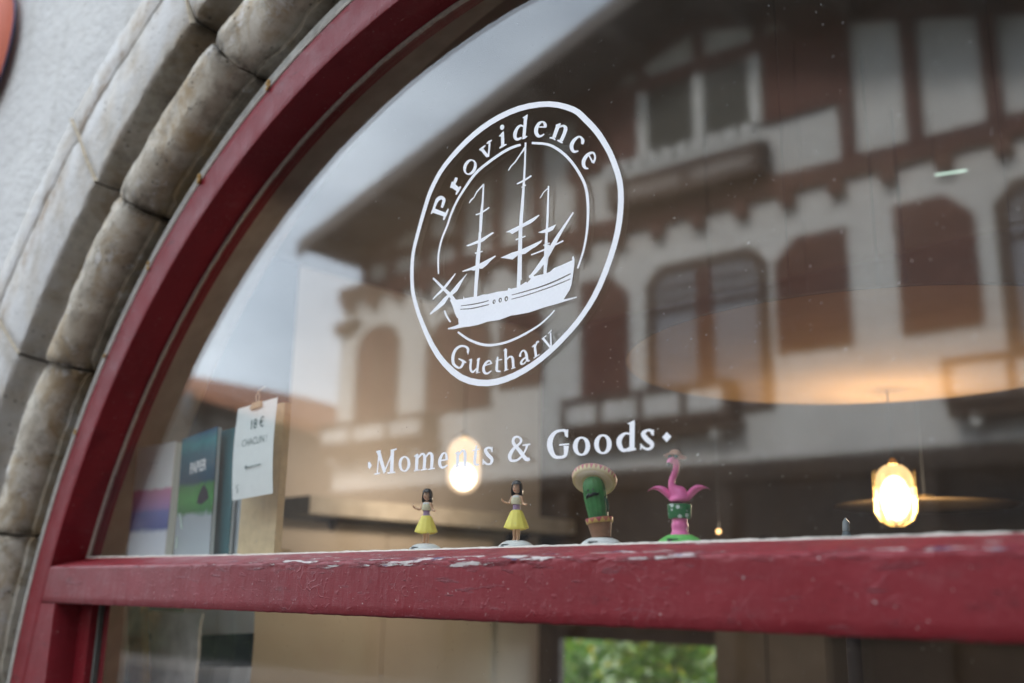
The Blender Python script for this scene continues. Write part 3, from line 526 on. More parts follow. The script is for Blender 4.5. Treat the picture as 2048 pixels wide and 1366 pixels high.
'slogan_lettering': ['P;-15643,2460 -15591,2469 -15513,2393 -15574,2317 -15635,2362;', 'O;-15327,2629 -15350,2230;-15291,2624 -15309,2225', 'O;-15374,2630 -15152,2222;-15267,2641 -15061,2233', 'O;-15114,2200 -14865,2599;-15147,2211 -14903,2612', 'O;-14948,2629 -14949,2225;-14848,2617 -14839,2215', 'O;-15386,2625 -15245,2633;-15400,2658 -15260,2668', 'O;-14939,2607 -14761,2629;-14957,2642 -14775,2658', 'O;-15404,2194 -15232,2206;-15416,2223 -15244,2235', 'O;-15014,2189 -14774,2190;-15021,2221 -14780,2218', 'C;-14431,2331 -14434,2306 -14440,2282 -14450,2261 -14464,2243 -14480,2230 -14499,2222 -14520,2221 -14541,2227 -14560,2239 -14576,2255 -14589,2275 -14599,2299 -14604,2324 -14606,2350 -14604,2376 -14597,2400 -14587,2421 -14574,2438 -14558,2452 -14538,2460 -14517,2460 -14496,2455 -14477,2442 -14461,2426 -14448,2405 -14439,2382 -14433,2357;-14345,2322 -14350,2289 -14363,2259 -14385,2233 -14413,2212 -14447,2199 -14484,2193 -14520,2194 -14557,2201 -14594,2215 -14628,2235 -14656,2261 -14677,2292 -14690,2325 -14694,2360 -14689,2393 -14676,2424 -14654,2450 -14625,2470 -14591,2483 -14554,2489 -14517,2488 -14480,2480 -14444,2466 -14410,2446 -14382,2419 -14362,2389 -14349,2355', 'O;-14208,2488 -14214,2204;-14118,2477 -14124,2194', 'O;-14235,2450 -14127,2483;-14252,2467 -14152,2508', 'O;-14247,2177 -14078,2188;-14256,2202 -14087,2212', 'O;-14131,2409 -14098,2430 -14054,2456 -14021,2468 -14012,2464 -14008,2460 -13998,2435 -13995,2365 -13998,2272 -14001,2204;-14164,2430 -14135,2453 -14092,2485 -14047,2506 -13994,2506 -13943,2481 -13915,2434 -13909,2356 -13914,2261 -13918,2194', 'O;-14048,2178 -13870,2188;-14056,2202 -13878,2212', 'O;-13931,2394 -13899,2418 -13856,2449 -13822,2464 -13809,2460 -13802,2455 -13793,2432 -13788,2364 -13791,2271 -13794,2204;-13965,2413 -13937,2439 -13896,2476 -13852,2501 -13797,2504 -13740,2481 -13707,2433 -13700,2355 -13706,2261 -13712,2193', 'O;-13839,2173 -13655,2187;-13848,2198 -13665,2211', 'O;-13518,2310 -13318,2315;-13526,2337 -13327,2345', 'O;-13302,2323 -13312,2358 -13326,2406 -13350,2446 -13394,2468 -13442,2468 -13483,2454 -13517,2426 -13548,2388 -13569,2349 -13578,2313 -13576,2277 -13563,2243 -13539,2212 -13501,2185 -13447,2170 -13391,2180 -13338,2199 -13302,2213;-13377,2325 -13380,2358 -13385,2403 -13394,2431 -13401,2434 -13419,2433 -13439,2424 -13457,2400 -13475,2363 -13486,2329 -13490,2301 -13489,2276 -13483,2254 -13473,2235 -13460,2219 -13450,2212 -13415,2214 -13362,2227 -13324,2238', 'O;-13093,2439 -13097,2188;-13014,2430 -13019,2180', 'O;-13121,2403 -13021,2435;-13136,2419 -13044,2459', 'O;-13118,2159 -12974,2169;-13127,2183 -12982,2193', 'O;-13024,2365 -12994,2389 -12953,2421 -12922,2436 -12916,2432 -12914,2427 -12906,2403 -12901,2338 -12902,2251 -12904,2188;-13056,2383 -13030,2410 -12991,2446 -12950,2472 -12898,2473 -12851,2448 -12825,2403 -12819,2331 -12823,2243 -12827,2180', 'O;-12930,2156 -12782,2169;-12939,2179 -12791,2193', 'O;-12601,2521 -12615,2479 -12633,2419 -12647,2359 -12656,2300 -12660,2239 -12646,2185 -12588,2156 -12535,2160 -12504,2165;-12563,2514 -12566,2470 -12569,2408 -12572,2347 -12577,2288 -12581,2233 -12579,2202 -12576,2199 -12543,2194 -12512,2191', 'O;-12687,2422 -12509,2430;-12694,2443 -12517,2456', 'O;-12173,2376 -12174,2391 -12178,2414 -12195,2439 -12229,2456 -12266,2464 -12303,2466 -12339,2460 -12375,2445 -12396,2414 -12385,2377 -12359,2341 -12328,2308 -12289,2278 -12252,2255 -12233,2240 -12227,2223 -12229,2200 -12237,2185 -12250,2179 -12276,2178 -12301,2183 -12329,2197 -12360,2219 -12383,2235;-12209,2374 -12216,2388 -12225,2406 -12234,2415 -12248,2422 -12271,2430 -12290,2431 -12307,2424 -12319,2413 -12318,2407 -12308,2395 -12284,2370 -12258,2345 -12227,2320 -12188,2291 -12157,2254 -12155,2213 -12172,2180 -12198,2156 -12234,2145 -12275,2145 -12316,2152 -12357,2169 -12395,2190 -12421,2205', 'O;-12203,2455 -12209,2363;-12179,2452 -12180,2359', 'O;-12422,2266 -12423,2165;-12393,2262 -12398,2162', 'O;-11315,2202 -11335,2200 -11351,2199 -11359,2204 -11396,2238 -11448,2295 -11502,2352 -11559,2401 -11612,2444 -11645,2478 -11656,2503 -11654,2525 -11647,2540 -11634,2549 -11609,2554 -11586,2552 -11565,2542 -11546,2526 -11537,2513 -11534,2503 -11537,2489 -11551,2471 -11587,2451 -11641,2428 -11693,2401 -11739,2366 -11780,2328 -11807,2286 -11809,2242 -11790,2201 -11753,2168 -11701,2152 -11645,2150 -11594,2156 -11549,2170 -11508,2191 -11469,2219 -11432,2256 -11397,2298 -11370,2335 -11354,2363 -11346,2385 -11341,2400;-11285,2157 -11306,2148 -11350,2137 -11415,2155 -11470,2202 -11524,2262 -11573,2317 -11623,2365 -11675,2413 -11714,2461 -11726,2506 -11717,2544 -11695,2571 -11660,2587 -11617,2590 -11577,2585 -11539,2572 -11503,2551 -11478,2524 -11473,2494 -11484,2467 -11509,2441 -11550,2415 -11600,2390 -11642,2363 -11675,2329 -11702,2292 -11716,2262 -11721,2239 -11719,2216 -11714,2204 -11693,2196 -11654,2193 -11613,2195 -11576,2203 -11539,2219 -11503,2241 -11468,2275 -11434,2316 -11410,2351 -11399,2377 -11396,2397 -11395,2411', 'O;-11467,2400 -11288,2404;-11473,2429 -11293,2430', 'O;-10466,2470 -10466,2494 -10468,2531 -10486,2569 -10527,2593 -10569,2598 -10610,2599 -10657,2600 -10712,2597 -10769,2582 -10821,2553 -10868,2514 -10903,2467 -10918,2414 -10919,2358 -10906,2304 -10878,2250 -10839,2198 -10791,2155 -10733,2131 -10677,2123 -10630,2123 -10584,2122 -10533,2129 -10487,2157 -10464,2210 -10452,2271 -10446,2314;-10528,2473 -10532,2497 -10538,2527 -10545,2543 -10550,2547 -10571,2556 -10604,2560 -10645,2558 -10687,2550 -10722,2534 -10751,2506 -10776,2468 -10791,2431 -10796,2395 -10794,2355 -10786,2315 -10772,2272 -10753,2229 -10732,2200 -10708,2184 -10674,2174 -10634,2170 -10596,2169 -10566,2174 -10552,2186 -10548,2225 -10553,2283 -10558,2326', 'O;-10650,2335 -10441,2329;-10653,2360 -10444,2356', 'O;-10490,2585 -10499,2458;-10461,2581 -10466,2454', 'C;-10099,2276 -10102,2252 -10107,2230 -10116,2209 -10128,2191 -10143,2177 -10162,2167 -10185,2166 -10207,2172 -10226,2186 -10239,2204 -10250,2224 -10257,2246 -10261,2270 -10261,2294 -10259,2318 -10253,2340 -10244,2361 -10232,2379 -10217,2393 -10198,2403 -10175,2404 -10153,2398 -10134,2384 -10121,2366 -10110,2345 -10103,2323 -10100,2300;-10002,2265 -10008,2229 -10024,2197 -10048,2170 -10079,2150 -10114,2138 -10151,2134 -10186,2135 -10221,2141 -10257,2153 -10292,2173 -10321,2200 -10344,2232 -10357,2268 -10361,2305 -10354,2341 -10338,2374 -10314,2401 -10282,2421 -10246,2433 -10209,2437 -10174,2435 -10138,2428 -10103,2416 -10068,2396 -10040,2369 -10018,2337 -10005,2301', 'C;-9668,2268 -9671,2243 -9677,2220 -9685,2199 -9697,2181 -9712,2166 -9731,2156 -9753,2155 -9775,2161 -9793,2175 -9806,2193 -9816,2213 -9823,2236 -9827,2261 -9827,2286 -9825,2310 -9819,2334 -9810,2355 -9798,2373 -9783,2388 -9764,2398 -9742,2399 -9720,2392 -9702,2378 -9689,2360 -9679,2340 -9672,2317 -9668,2292;-9574,2257 -9581,2221 -9596,2189 -9620,2161 -9650,2140 -9684,2128 -9720,2123 -9755,2124 -9789,2131 -9824,2143 -9858,2163 -9886,2190 -9907,2223 -9920,2259 -9923,2297 -9917,2333 -9901,2366 -9877,2394 -9846,2415 -9811,2427 -9775,2431 -9740,2430 -9706,2423 -9671,2410 -9638,2389 -9610,2362 -9589,2329 -9577,2294', 'O;-9230,2559 -9241,2156;-9130,2547 -9145,2146', 'P;-9277,2553 -9134,2590 -9132,2483 -9224,2525;', 'O;-9266,2117 -9113,2134;-9276,2153 -9122,2168', 'O;-9204,2394 -9232,2404 -9275,2417 -9322,2422 -9370,2411 -9418,2391 -9457,2363 -9480,2328 -9488,2288 -9483,2247 -9465,2207 -9436,2169 -9401,2140 -9360,2123 -9321,2119 -9285,2124 -9251,2139 -9221,2159 -9201,2172;-9216,2365 -9243,2374 -9279,2385 -9309,2385 -9334,2369 -9359,2343 -9374,2318 -9381,2298 -9384,2276 -9383,2254 -9377,2229 -9365,2201 -9352,2182 -9342,2174 -9325,2171 -9305,2170 -9279,2176 -9248,2188 -9225,2198', 'O;-8788,2335 -8789,2352 -8792,2379 -8809,2408 -8842,2424 -8878,2428 -8913,2427 -8950,2421 -8992,2406 -9021,2368 -9006,2321 -8976,2283 -8944,2248 -8905,2219 -8869,2195 -8854,2185 -8851,2180 -8855,2165 -8864,2153 -8879,2148 -8904,2148 -8927,2152 -8951,2165 -8978,2185 -8998,2200;-8828,2334 -8833,2350 -8840,2371 -8846,2380 -8856,2384 -8877,2390 -8898,2389 -8920,2378 -8937,2362 -8935,2359 -8926,2352 -8901,2326 -8874,2298 -8844,2272 -8808,2243 -8779,2204 -8781,2162 -8804,2133 -8834,2115 -8869,2108 -8906,2109 -8943,2118 -8978,2136 -9008,2158 -9029,2173', 'O;-8805,2408 -8807,2321;-8777,2405 -8779,2319', 'O;-9031,2221 -9038,2132;-9003,2217 -9010,2128', 'P;-8628,2279 -8545,2349 -8466,2273 -8550,2195;'],
'outer_ring': ['C;-14472,5872 -14489,6026 -14499,6194 -14497,6349 -14487,6466 -14465,6570 -14423,6710 -14346,6925 -14248,7175 -14157,7390 -14092,7533 -14036,7639 -13963,7743 -13872,7857 -13767,7968 -13631,8076 -13451,8186 -13241,8293 -13026,8385 -12816,8459 -12601,8517 -12377,8559 -12141,8584 -11897,8593 -11654,8580 -11407,8544 -11160,8489 -10935,8418 -10731,8329 -10545,8224 -10393,8124 -10291,8039 -10216,7954 -10138,7860 -10054,7763 -9976,7668 -9905,7573 -9840,7480 -9781,7387 -9725,7291 -9673,7201 -9626,7113 -9578,7004 -9520,6861 -9463,6701 -9423,6540 -9405,6381 -9403,6218 -9416,6049 -9439,5877 -9477,5700 -9536,5514 -9625,5304 -9736,5082 -9850,4885 -9958,4728 -10070,4594 -10193,4470 -10328,4351 -10474,4242 -10628,4140 -10786,4042 -10952,3951 -11128,3870 -11317,3797 -11517,3734 -11720,3687 -11926,3656 -12134,3642 -12342,3651 -12557,3686 -12775,3745 -12987,3834 -13200,3964 -13414,4131 -13615,4320 -13802,4545 -13976,4796 -14123,5028 -14232,5218 -14311,5382 -14373,5531 -14420,5653 -14450,5755;-14577,5891 -14593,6047 -14600,6218 -14597,6377 -14585,6498 -14562,6607 -14520,6750 -14446,6969 -14353,7223 -14266,7442 -14203,7588 -14146,7700 -14072,7810 -13980,7928 -13872,8044 -13732,8159 -13551,8276 -13341,8391 -13124,8490 -12910,8569 -12689,8633 -12457,8678 -12211,8705 -11956,8715 -11699,8702 -11436,8663 -11175,8602 -10932,8526 -10709,8429 -10506,8318 -10336,8208 -10210,8104 -10119,8004 -10040,7909 -9956,7812 -9874,7711 -9799,7610 -9731,7510 -9671,7410 -9615,7312 -9564,7219 -9515,7124 -9466,7009 -9408,6863 -9349,6695 -9306,6523 -9287,6355 -9285,6184 -9299,6010 -9325,5834 -9366,5654 -9428,5463 -9518,5249 -9629,5025 -9745,4825 -9859,4665 -9977,4530 -10105,4404 -10244,4283 -10392,4171 -10547,4066 -10707,3966 -10875,3872 -11053,3786 -11244,3707 -11448,3637 -11658,3583 -11874,3546 -12098,3526 -12331,3534 -12572,3571 -12820,3637 -13067,3741 -13304,3889 -13532,4073 -13741,4280 -13929,4519 -14095,4780 -14234,5017 -14341,5212 -14419,5382 -14480,5534 -14527,5660 -14556,5768'],
'inner_ring': ['O;-13731,5904 -13740,5997 -13750,6130 -13750,6258 -13734,6367 -13707,6471 -13671,6570 -13622,6664 -13564,6754 -13513,6836 -13479,6905 -13452,6965 -13422,7025 -13383,7088 -13339,7152 -13294,7212 -13257,7259 -13218,7301 -13154,7359 -13050,7451 -12922,7559 -12796,7648 -12683,7704 -12568,7743 -12448,7778 -12313,7814 -12173,7846 -12050,7870 -11951,7883 -11868,7888 -11793,7889 -11720,7887 -11655,7882 -11609,7878;-13772,5912 -13784,6006 -13798,6141 -13801,6273 -13786,6385 -13759,6492 -13723,6594 -13674,6691 -13616,6782 -13567,6863 -13534,6932 -13508,6992 -13478,7054 -13438,7120 -13395,7185 -13350,7246 -13312,7295 -13273,7339 -13209,7399 -13107,7494 -12981,7606 -12854,7700 -12735,7759 -12616,7799 -12493,7834 -12356,7871 -12214,7903 -12087,7927 -11985,7940 -11898,7946 -11819,7946 -11741,7942 -11671,7933 -11624,7926', 'O;-11345,7829 -11237,7790 -11088,7734 -10954,7672 -10853,7608 -10762,7537 -10676,7461 -10594,7381 -10517,7298 -10445,7212 -10380,7124 -10319,7034 -10264,6944 -10213,6856 -10167,6771 -10131,6687 -10106,6605 -10089,6523 -10077,6438 -10069,6350 -10065,6260 -10065,6164 -10068,6061 -10075,5952 -10088,5846 -10106,5743 -10130,5641 -10159,5542 -10201,5435 -10248,5330 -10282,5257;-11343,7873 -11234,7835 -11082,7780 -10938,7716 -10826,7647 -10727,7571 -10636,7492 -10550,7408 -10470,7321 -10396,7231 -10328,7140 -10265,7046 -10209,6955 -10157,6865 -10110,6776 -10072,6687 -10045,6599 -10027,6514 -10015,6426 -10008,6336 -10005,6244 -10007,6148 -10014,6044 -10024,5936 -10040,5829 -10060,5725 -10085,5623 -10116,5523 -10161,5416 -10212,5312 -10248,5240', 'O;-13565,5143 -13540,5087 -13500,5014 -13436,4939 -13383,4881;-13522,5145 -13492,5091 -13451,5023 -13396,4950 -13349,4891', 'O;-13168,4650 -13110,4607 -13026,4547 -12936,4488 -12847,4438 -12753,4391 -12658,4349 -12562,4313 -12465,4281 -12364,4257 -12257,4242 -12149,4234 -12044,4231 -11943,4233 -11846,4240 -11754,4250 -11665,4264 -11581,4280 -11508,4296 -11453,4308 -11408,4320 -11352,4336 -11275,4358 -11186,4385 -11098,4417 -11014,4456 -10933,4500 -10866,4538 -10818,4571 -10784,4599 -10762,4618;-13137,4673 -13078,4632 -12993,4575 -12905,4521 -12819,4475 -12728,4431 -12637,4392 -12546,4357 -12455,4328 -12362,4305 -12262,4289 -12159,4279 -12057,4274 -11960,4276 -11866,4283 -11775,4293 -11688,4305 -11605,4320 -11532,4335 -11478,4346 -11434,4356 -11378,4371 -11299,4392 -11209,4417 -11123,4446 -11040,4483 -10958,4524 -10890,4561 -10841,4590 -10805,4615 -10780,4633'],
'ship': ['O;-13923,5848 -13791,5727 -13635,5582 -13524,5481 -13428,5390 -13325,5282 -13246,5198;-13887,5867 -13747,5750 -13580,5611 -13459,5514 -13351,5422 -13247,5309 -13173,5221', 'O;-13279,5819 -13366,5765 -13475,5698 -13563,5640 -13644,5588 -13718,5550 -13786,5514 -13851,5472 -13896,5438;-13260,5805 -13330,5739 -13422,5659 -13506,5596 -13591,5544 -13673,5508 -13748,5481 -13823,5448 -13878,5423', 'P;-12939,5752 -13036,5656 -13198,5464 -13321,5408 -13434,5382 -13545,5274 -13705,5207 -13938,5136 -13959,5165 -13802,5258 -13574,5394 -13415,5460 -13193,5609;', 'O;-13402,5322 -13362,5258 -13314,5177 -13282,5106 -13251,5037 -13211,4972 -13179,4926;-13369,5326 -13331,5262 -13284,5179 -13252,5106 -13221,5040 -13181,4978 -13148,4932', 'O;-12589,7420 -12593,7264 -12603,7076 -12626,6940 -12648,6805 -12652,6626 -12651,6482;-12545,7405 -12548,7250 -12553,7060 -12559,6917 -12566,6779 -12576,6603 -12585,6463', 'O;-12662,6484 -12672,6320 -12686,6091 -12706,5807 -12722,5573;-12596,6466 -12598,6299 -12604,6068 -12623,5785 -12641,5552', 'O;-12670,6240 -12692,6152 -12716,6024 -12725,5879 -12731,5705 -12742,5456 -12750,5248;-12600,6215 -12613,6126 -12627,5997 -12636,5855 -12643,5682 -12653,5435 -12662,5227', 'O;-12586,7407 -12667,7364 -12756,7309 -12795,7260 -12820,7222 -12860,7209 -12901,7197 -12931,7164 -12950,7136;-12558,7379 -12639,7338 -12728,7287 -12768,7243 -12797,7204 -12836,7183 -12870,7169 -12904,7145 -12930,7123', 'O;-12749,6833 -12684,6828 -12592,6830 -12478,6857 -12384,6884;-12759,6860 -12699,6859 -12614,6865 -12500,6887 -12403,6909', 'P;-12997,6299 -12640,6328 -12293,6392 -12250,6365 -12384,6325 -12530,6271 -12611,6261 -12747,6267 -12829,6263 -12940,6269;', 'O;-12741,6072 -12541,6068;-12752,6102 -12550,6093', 'P;-13088,5816 -12666,5849 -12215,5922 -12189,5903 -12320,5851 -12414,5793 -12532,5747 -12597,5754 -12664,5801 -12751,5752 -12840,5783 -13053,5797;', 'O;-11520,7918 -11525,7717 -11532,7472 -11543,7296 -11557,7124 -11577,6902 -11595,6724;-11474,7902 -11479,7701 -11486,7457 -11493,7279 -11501,7105 -11511,6880 -11519,6699', 'O;-11595,6724 -11616,6533 -11638,6230 -11645,5754 -11646,5344;-11519,6699 -11533,6507 -11548,6205 -11549,5731 -11546,5322', 'O;-11641,6085 -11646,5879 -11652,5624 -11659,5390 -11664,5214;-11560,6063 -11561,5858 -11563,5602 -11570,5369 -11576,5193', 'O;-11525,7833 -11571,7788 -11634,7729 -11699,7671 -11762,7620 -11815,7593 -11863,7569 -11901,7530 -11926,7498;-11475,7789 -11534,7755 -11608,7708 -11672,7649 -11733,7594 -11790,7566 -11838,7546 -11876,7511 -11902,7482', 'O;-11694,7151 -11620,7150 -11522,7155 -11414,7179 -11330,7203;-11706,7177 -11638,7184 -11547,7196 -11439,7215 -11349,7231', 'O;-11576,7049 -11462,7066;-11591,7074 -11478,7091', 'P;-11956,6308 -11595,6353 -11152,6430 -11132,6410 -11248,6351 -11346,6318 -11519,6295 -11619,6263 -11795,6229 -11847,6271;', 'O;-11698,6086 -11456,6096;-11710,6115 -11466,6120', 'P;-12076,5850 -11797,5880 -11593,5879 -11293,5915 -11058,5942 -11097,5899 -11233,5848 -11292,5839 -11470,5781 -11530,5787 -11591,5817 -11773,5746 -11929,5801;', 'O;-10941,6908 -10947,6790 -10956,6626 -10963,6438 -10971,6252 -10983,6108 -10995,5976 -11006,5846 -11016,5702 -11022,5491 -11026,5316;-10908,6898 -10907,6778 -10907,6612 -10912,6423 -10919,6236 -10929,6092 -10937,5960 -10936,5827 -10935,5681 -10945,5472 -10955,5299', 'O;-10933,6876 -10985,6855 -11043,6827 -11072,6799 -11092,6772 -11115,6751 -11133,6735;-10915,6853 -10968,6835 -11026,6811 -11053,6785 -11073,6758 -11099,6737 -11119,6723', 'P;-11167,6102 -10956,6125 -10738,6145 -10813,6061 -10931,6044 -11075,6070;', 'O;-11038,5826 -10888,5837;-11049,5849 -10899,5860', 'O;-10375,6274 -10490,6171 -10628,6046 -10722,5962 -10805,5882 -10891,5785 -10973,5693 -11044,5625 -11114,5562 -11193,5492 -11268,5427 -11333,5373 -11379,5336;-10348,6253 -10453,6142 -10577,6008 -10655,5913 -10724,5826 -10803,5726 -10883,5631 -10952,5557 -11024,5492 -11112,5425 -11202,5368 -11290,5332 -11355,5312', 'O;-11319,5719 -11168,5727 -10968,5741 -10749,5771 -10576,5797;-11330,5743 -11181,5754 -10984,5772 -10765,5800 -10590,5824', 'O;-11009,5836 -11009,5784 -11008,5720 -11000,5673 -10996,5599 -11011,5445 -11026,5307;-10893,5816 -10880,5760 -10873,5686 -10893,5638 -10920,5575 -10944,5425 -10961,5288', 'P;-12200,5053 -12202,5042 -12208,5036 -12216,5035 -12224,5039 -12230,5048 -12232,5059 -12231,5069 -12225,5076 -12217,5077 -12209,5072 -12202,5064;', 'P;-12043,5051 -12046,5040 -12052,5033 -12061,5032 -12070,5037 -12077,5046 -12080,5058 -12078,5069 -12071,5076 -12062,5078 -12053,5073 -12046,5063;', 'P;-11892,5046 -11894,5034 -11901,5026 -11910,5025 -11920,5030 -11927,5041 -11930,5053 -11928,5065 -11921,5073 -11912,5074 -11902,5069 -11895,5059;'],
'hull': ['-13386,5324 -13306,5341 -13213,5287 -13111,5278 -13032,5262 -13023,5317 -12999,5272 -12821,5261 -12733,5251 -12645,5241 -12515,5247 -12386,5229 -12133,5224 -11884,5197 -11864,5239 -11792,5209 -11660,5205 -11481,5251 -11441,5265 -11401,5242 -11323,5293 -11374,5356 -11286,5390 -11245,5321 -11148,5323 -10994,5312 -10879,5324 -10785,5370 -10598,5388 -10377,5418 -10381,5470 -10350,5485 -10326,5414 -10332,5328 -10359,5160 -10395,4995 -10431,4916 -10522,4819 -10568,4773 -10286,4765 -10283,4746 -10559,4733 -10706,4725 -11007,4718 -11353,4695 -11670,4709 -11771,4720 -12077,4693 -12370,4715 -12626,4699 -12844,4707 -12977,4722 -13245,4730 -13417,4755 -13429,4778 -13136,4797 -13152,4927 -13235,5022 -13311,5180', '-13081,5137 -13012,5129 -12914,5118 -12813,5107 -12715,5100 -12616,5094 -12529,5091 -12454,5092 -12390,5095 -12347,5097 -12354,5113 -12398,5112 -12461,5111 -12536,5112 -12623,5116 -12721,5121 -12818,5127 -12917,5136 -13015,5145 -13084,5152', '-13102,5076 -13026,5063 -12918,5045 -12810,5031 -12711,5025 -12613,5022 -12526,5020 -12450,5020 -12384,5020 -12339,5021 -12345,5037 -12390,5038 -12457,5040 -12533,5042 -12620,5043 -12717,5045 -12815,5051 -12920,5063 -13028,5079 -13103,5091', '-11777,5085 -11702,5084 -11593,5082 -11475,5082 -11349,5083 -11213,5086 -11083,5091 -10965,5098 -10852,5108 -10740,5122 -10616,5141 -10493,5164 -10408,5180 -10419,5199 -10505,5185 -10628,5164 -10752,5146 -10863,5132 -10975,5121 -11092,5112 -11221,5107 -11356,5104 -11482,5102 -11599,5100 -11707,5100 -11782,5099', '-11785,5011 -11707,5009 -11595,5007 -11473,5007 -11347,5011 -11212,5018 -11083,5025 -10964,5032 -10852,5040 -10741,5050 -10620,5064 -10501,5079 -10418,5091 -10426,5107 -10509,5097 -10629,5083 -10750,5071 -10861,5061 -10973,5053 -11091,5045 -11220,5037 -11354,5031 -11480,5026 -11601,5024 -11712,5024 -11790,5025', '-12179,5049 -12188,5029 -12204,5017 -12223,5015 -12241,5024 -12252,5041 -12253,5063 -12245,5082 -12228,5095 -12209,5097 -12191,5088 -12181,5070', '-12020,5047 -12029,5025 -12047,5012 -12069,5010 -12089,5020 -12101,5039 -12103,5063 -12094,5084 -12076,5098 -12055,5099 -12035,5089 -12022,5070', '-11867,5041 -11877,5018 -11895,5004 -11918,5001 -11939,5012 -11952,5033 -11955,5058 -11945,5081 -11927,5096 -11904,5098 -11883,5087 -11870,5066'],
}
def pts(s): return [(int(a)/1e4, int(b)/1e4+EYE) for a, b in (q.split(',') for q in s.split())]
def decal(name):
    b = MB(); lay = 0
    for e in DECAL[name]:
        k, a, c = e.split(';'); A_ = pts(a); y = -.0006-lay*7e-5; lay = (lay+1) % 12
        if k == 'P':
            b.add([(x, y, z) for x, z in A_], [tuple(range(len(A_)))])
        else:
            B_ = pts(c); n = len(A_); m = n if k == 'C' else n-1
            b.add([(x, y-i*5e-6, z) for i, (x, z) in enumerate(A_)]+[(x, y-i*5e-6, z) for i, (x, z) in enumerate(B_)], [(i, (i+1) % n, n+(i+1) % n, n+i) for i in range(m)])
    return b.build(name, VINYL, up)
for nm in ('outer_ring', 'inner_ring', 'ring_lettering', 'slogan_lettering', 'ship'): decal(nm)
cu = bpy.data.curves.new('hull', 'CURVE'); cu.dimensions = '2D'; cu.fill_mode = 'BOTH'
for s in DECAL['hull']:
    P_ = pts(s); sp = cu.splines.new('POLY'); sp.points.add(len(P_)-1); sp.use_cyclic_u = True
    for q, (x, z) in zip(sp.points, P_): q.co = (x, z, 0, 1)
o = bpy.data.objects.new('tmp', cu); COL.objects.link(o)
me = bpy.data.meshes.new_from_object(o.evaluated_get(bpy.context.evaluated_depsgraph_get())); bpy.data.objects.remove(o)
link('ship_hull', me, VINYL, up, M=Matrix(((1, 0, 0, 0), (0, 0, 1, -.0012), (0, 1, 0, 0), (0, 0, 0, 1))))

# corner of the round orange sign on the wall, upper left
sg = thing('round_sign', 'orange round hanging sign with a dark blue rim on the white wall', 'sign', (-3.815, -.172, EYE+1.94))
MB().lathe([(.001, -.004), (.270, -.004), (.272, -.003), (.272, .003), (.270, .004), (.001, .004)], 64, Matrix.Rotation(R(90), 4, 'X')).build('sign_board', plain('orange_enamel', (.42, .085, .035), .7, .08, 6, .15), sg, True)
b = MB(); vs = []
for i in range(64):
    a = 2*math.pi*i/64
    for r_, y in ((.2715, -.004), (.2732, -.0035), (.2732, .0045), (.2715, .0045)): vs.append((r_*math.cos(a), y, r_*math.sin(a)))
b.add(vs, [(i*4+k, i*4+(k+1)%4, ((i+1) % 64)*4+(k+1)%4, ((i+1) % 64)*4+k) for i in range(64) for k in range(4)])
b.build('sign_rim', plain('navy_enamel', (.03, .035, .10), .5), sg, True)

# ------------------------------------------------------------------ room behind the window
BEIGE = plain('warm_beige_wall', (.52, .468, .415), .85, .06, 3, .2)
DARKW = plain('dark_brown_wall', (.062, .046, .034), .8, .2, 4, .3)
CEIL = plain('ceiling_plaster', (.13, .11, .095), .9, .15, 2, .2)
FLOORM = plain('dark_floor_boards', (.12, .08, .05), .6, .3, 9)
WOOD = plain('pale_pine', (.60, .45, .26), .6, .12, 40)
SX, BY, CEILZ = -4.2, 3.35, EYE+1.62
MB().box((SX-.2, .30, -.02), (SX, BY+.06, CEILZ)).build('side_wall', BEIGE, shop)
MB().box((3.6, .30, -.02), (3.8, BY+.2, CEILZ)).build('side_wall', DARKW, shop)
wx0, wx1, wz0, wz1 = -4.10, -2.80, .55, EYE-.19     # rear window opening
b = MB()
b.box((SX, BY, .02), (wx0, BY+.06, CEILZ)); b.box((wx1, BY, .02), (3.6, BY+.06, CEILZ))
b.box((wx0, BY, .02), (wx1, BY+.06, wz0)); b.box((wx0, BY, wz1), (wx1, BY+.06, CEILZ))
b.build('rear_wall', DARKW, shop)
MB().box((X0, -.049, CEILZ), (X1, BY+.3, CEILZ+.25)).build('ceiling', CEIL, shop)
MB().box((SX, .31, .0), (3.6, BY, .02)).build('floor', FLOORM, shop)
MB().box((X0, -.049, CEILZ+.26), (X1, BY+.3, ZT)).build('upper_storey', WALL, shop)
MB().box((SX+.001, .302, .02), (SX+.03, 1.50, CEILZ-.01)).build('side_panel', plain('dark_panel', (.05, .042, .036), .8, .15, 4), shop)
# rear window frame with its pane
DK = plain('dark_window_paint', (.035, .022, .018), .5)
b = MB()
for x in (wx0, wx1-.06): b.box((x, BY+.005, wz0), (x+.06, BY+.05, wz1))
b.box((wx0+.061, BY+.005, wz1-.05), (wx1-.061, BY+.05, wz1)); b.box((wx0+.061, BY+.005, wz0), (wx1-.061, BY+.05, wz0+.06))
b.build('rear_window_frame', DK, shop)
MB().box((wx0+.05, BY+.030, wz0+.05), (wx1-.05, BY+.034, wz1-.04)).build('rear_window_pane', GLASS2, shop)
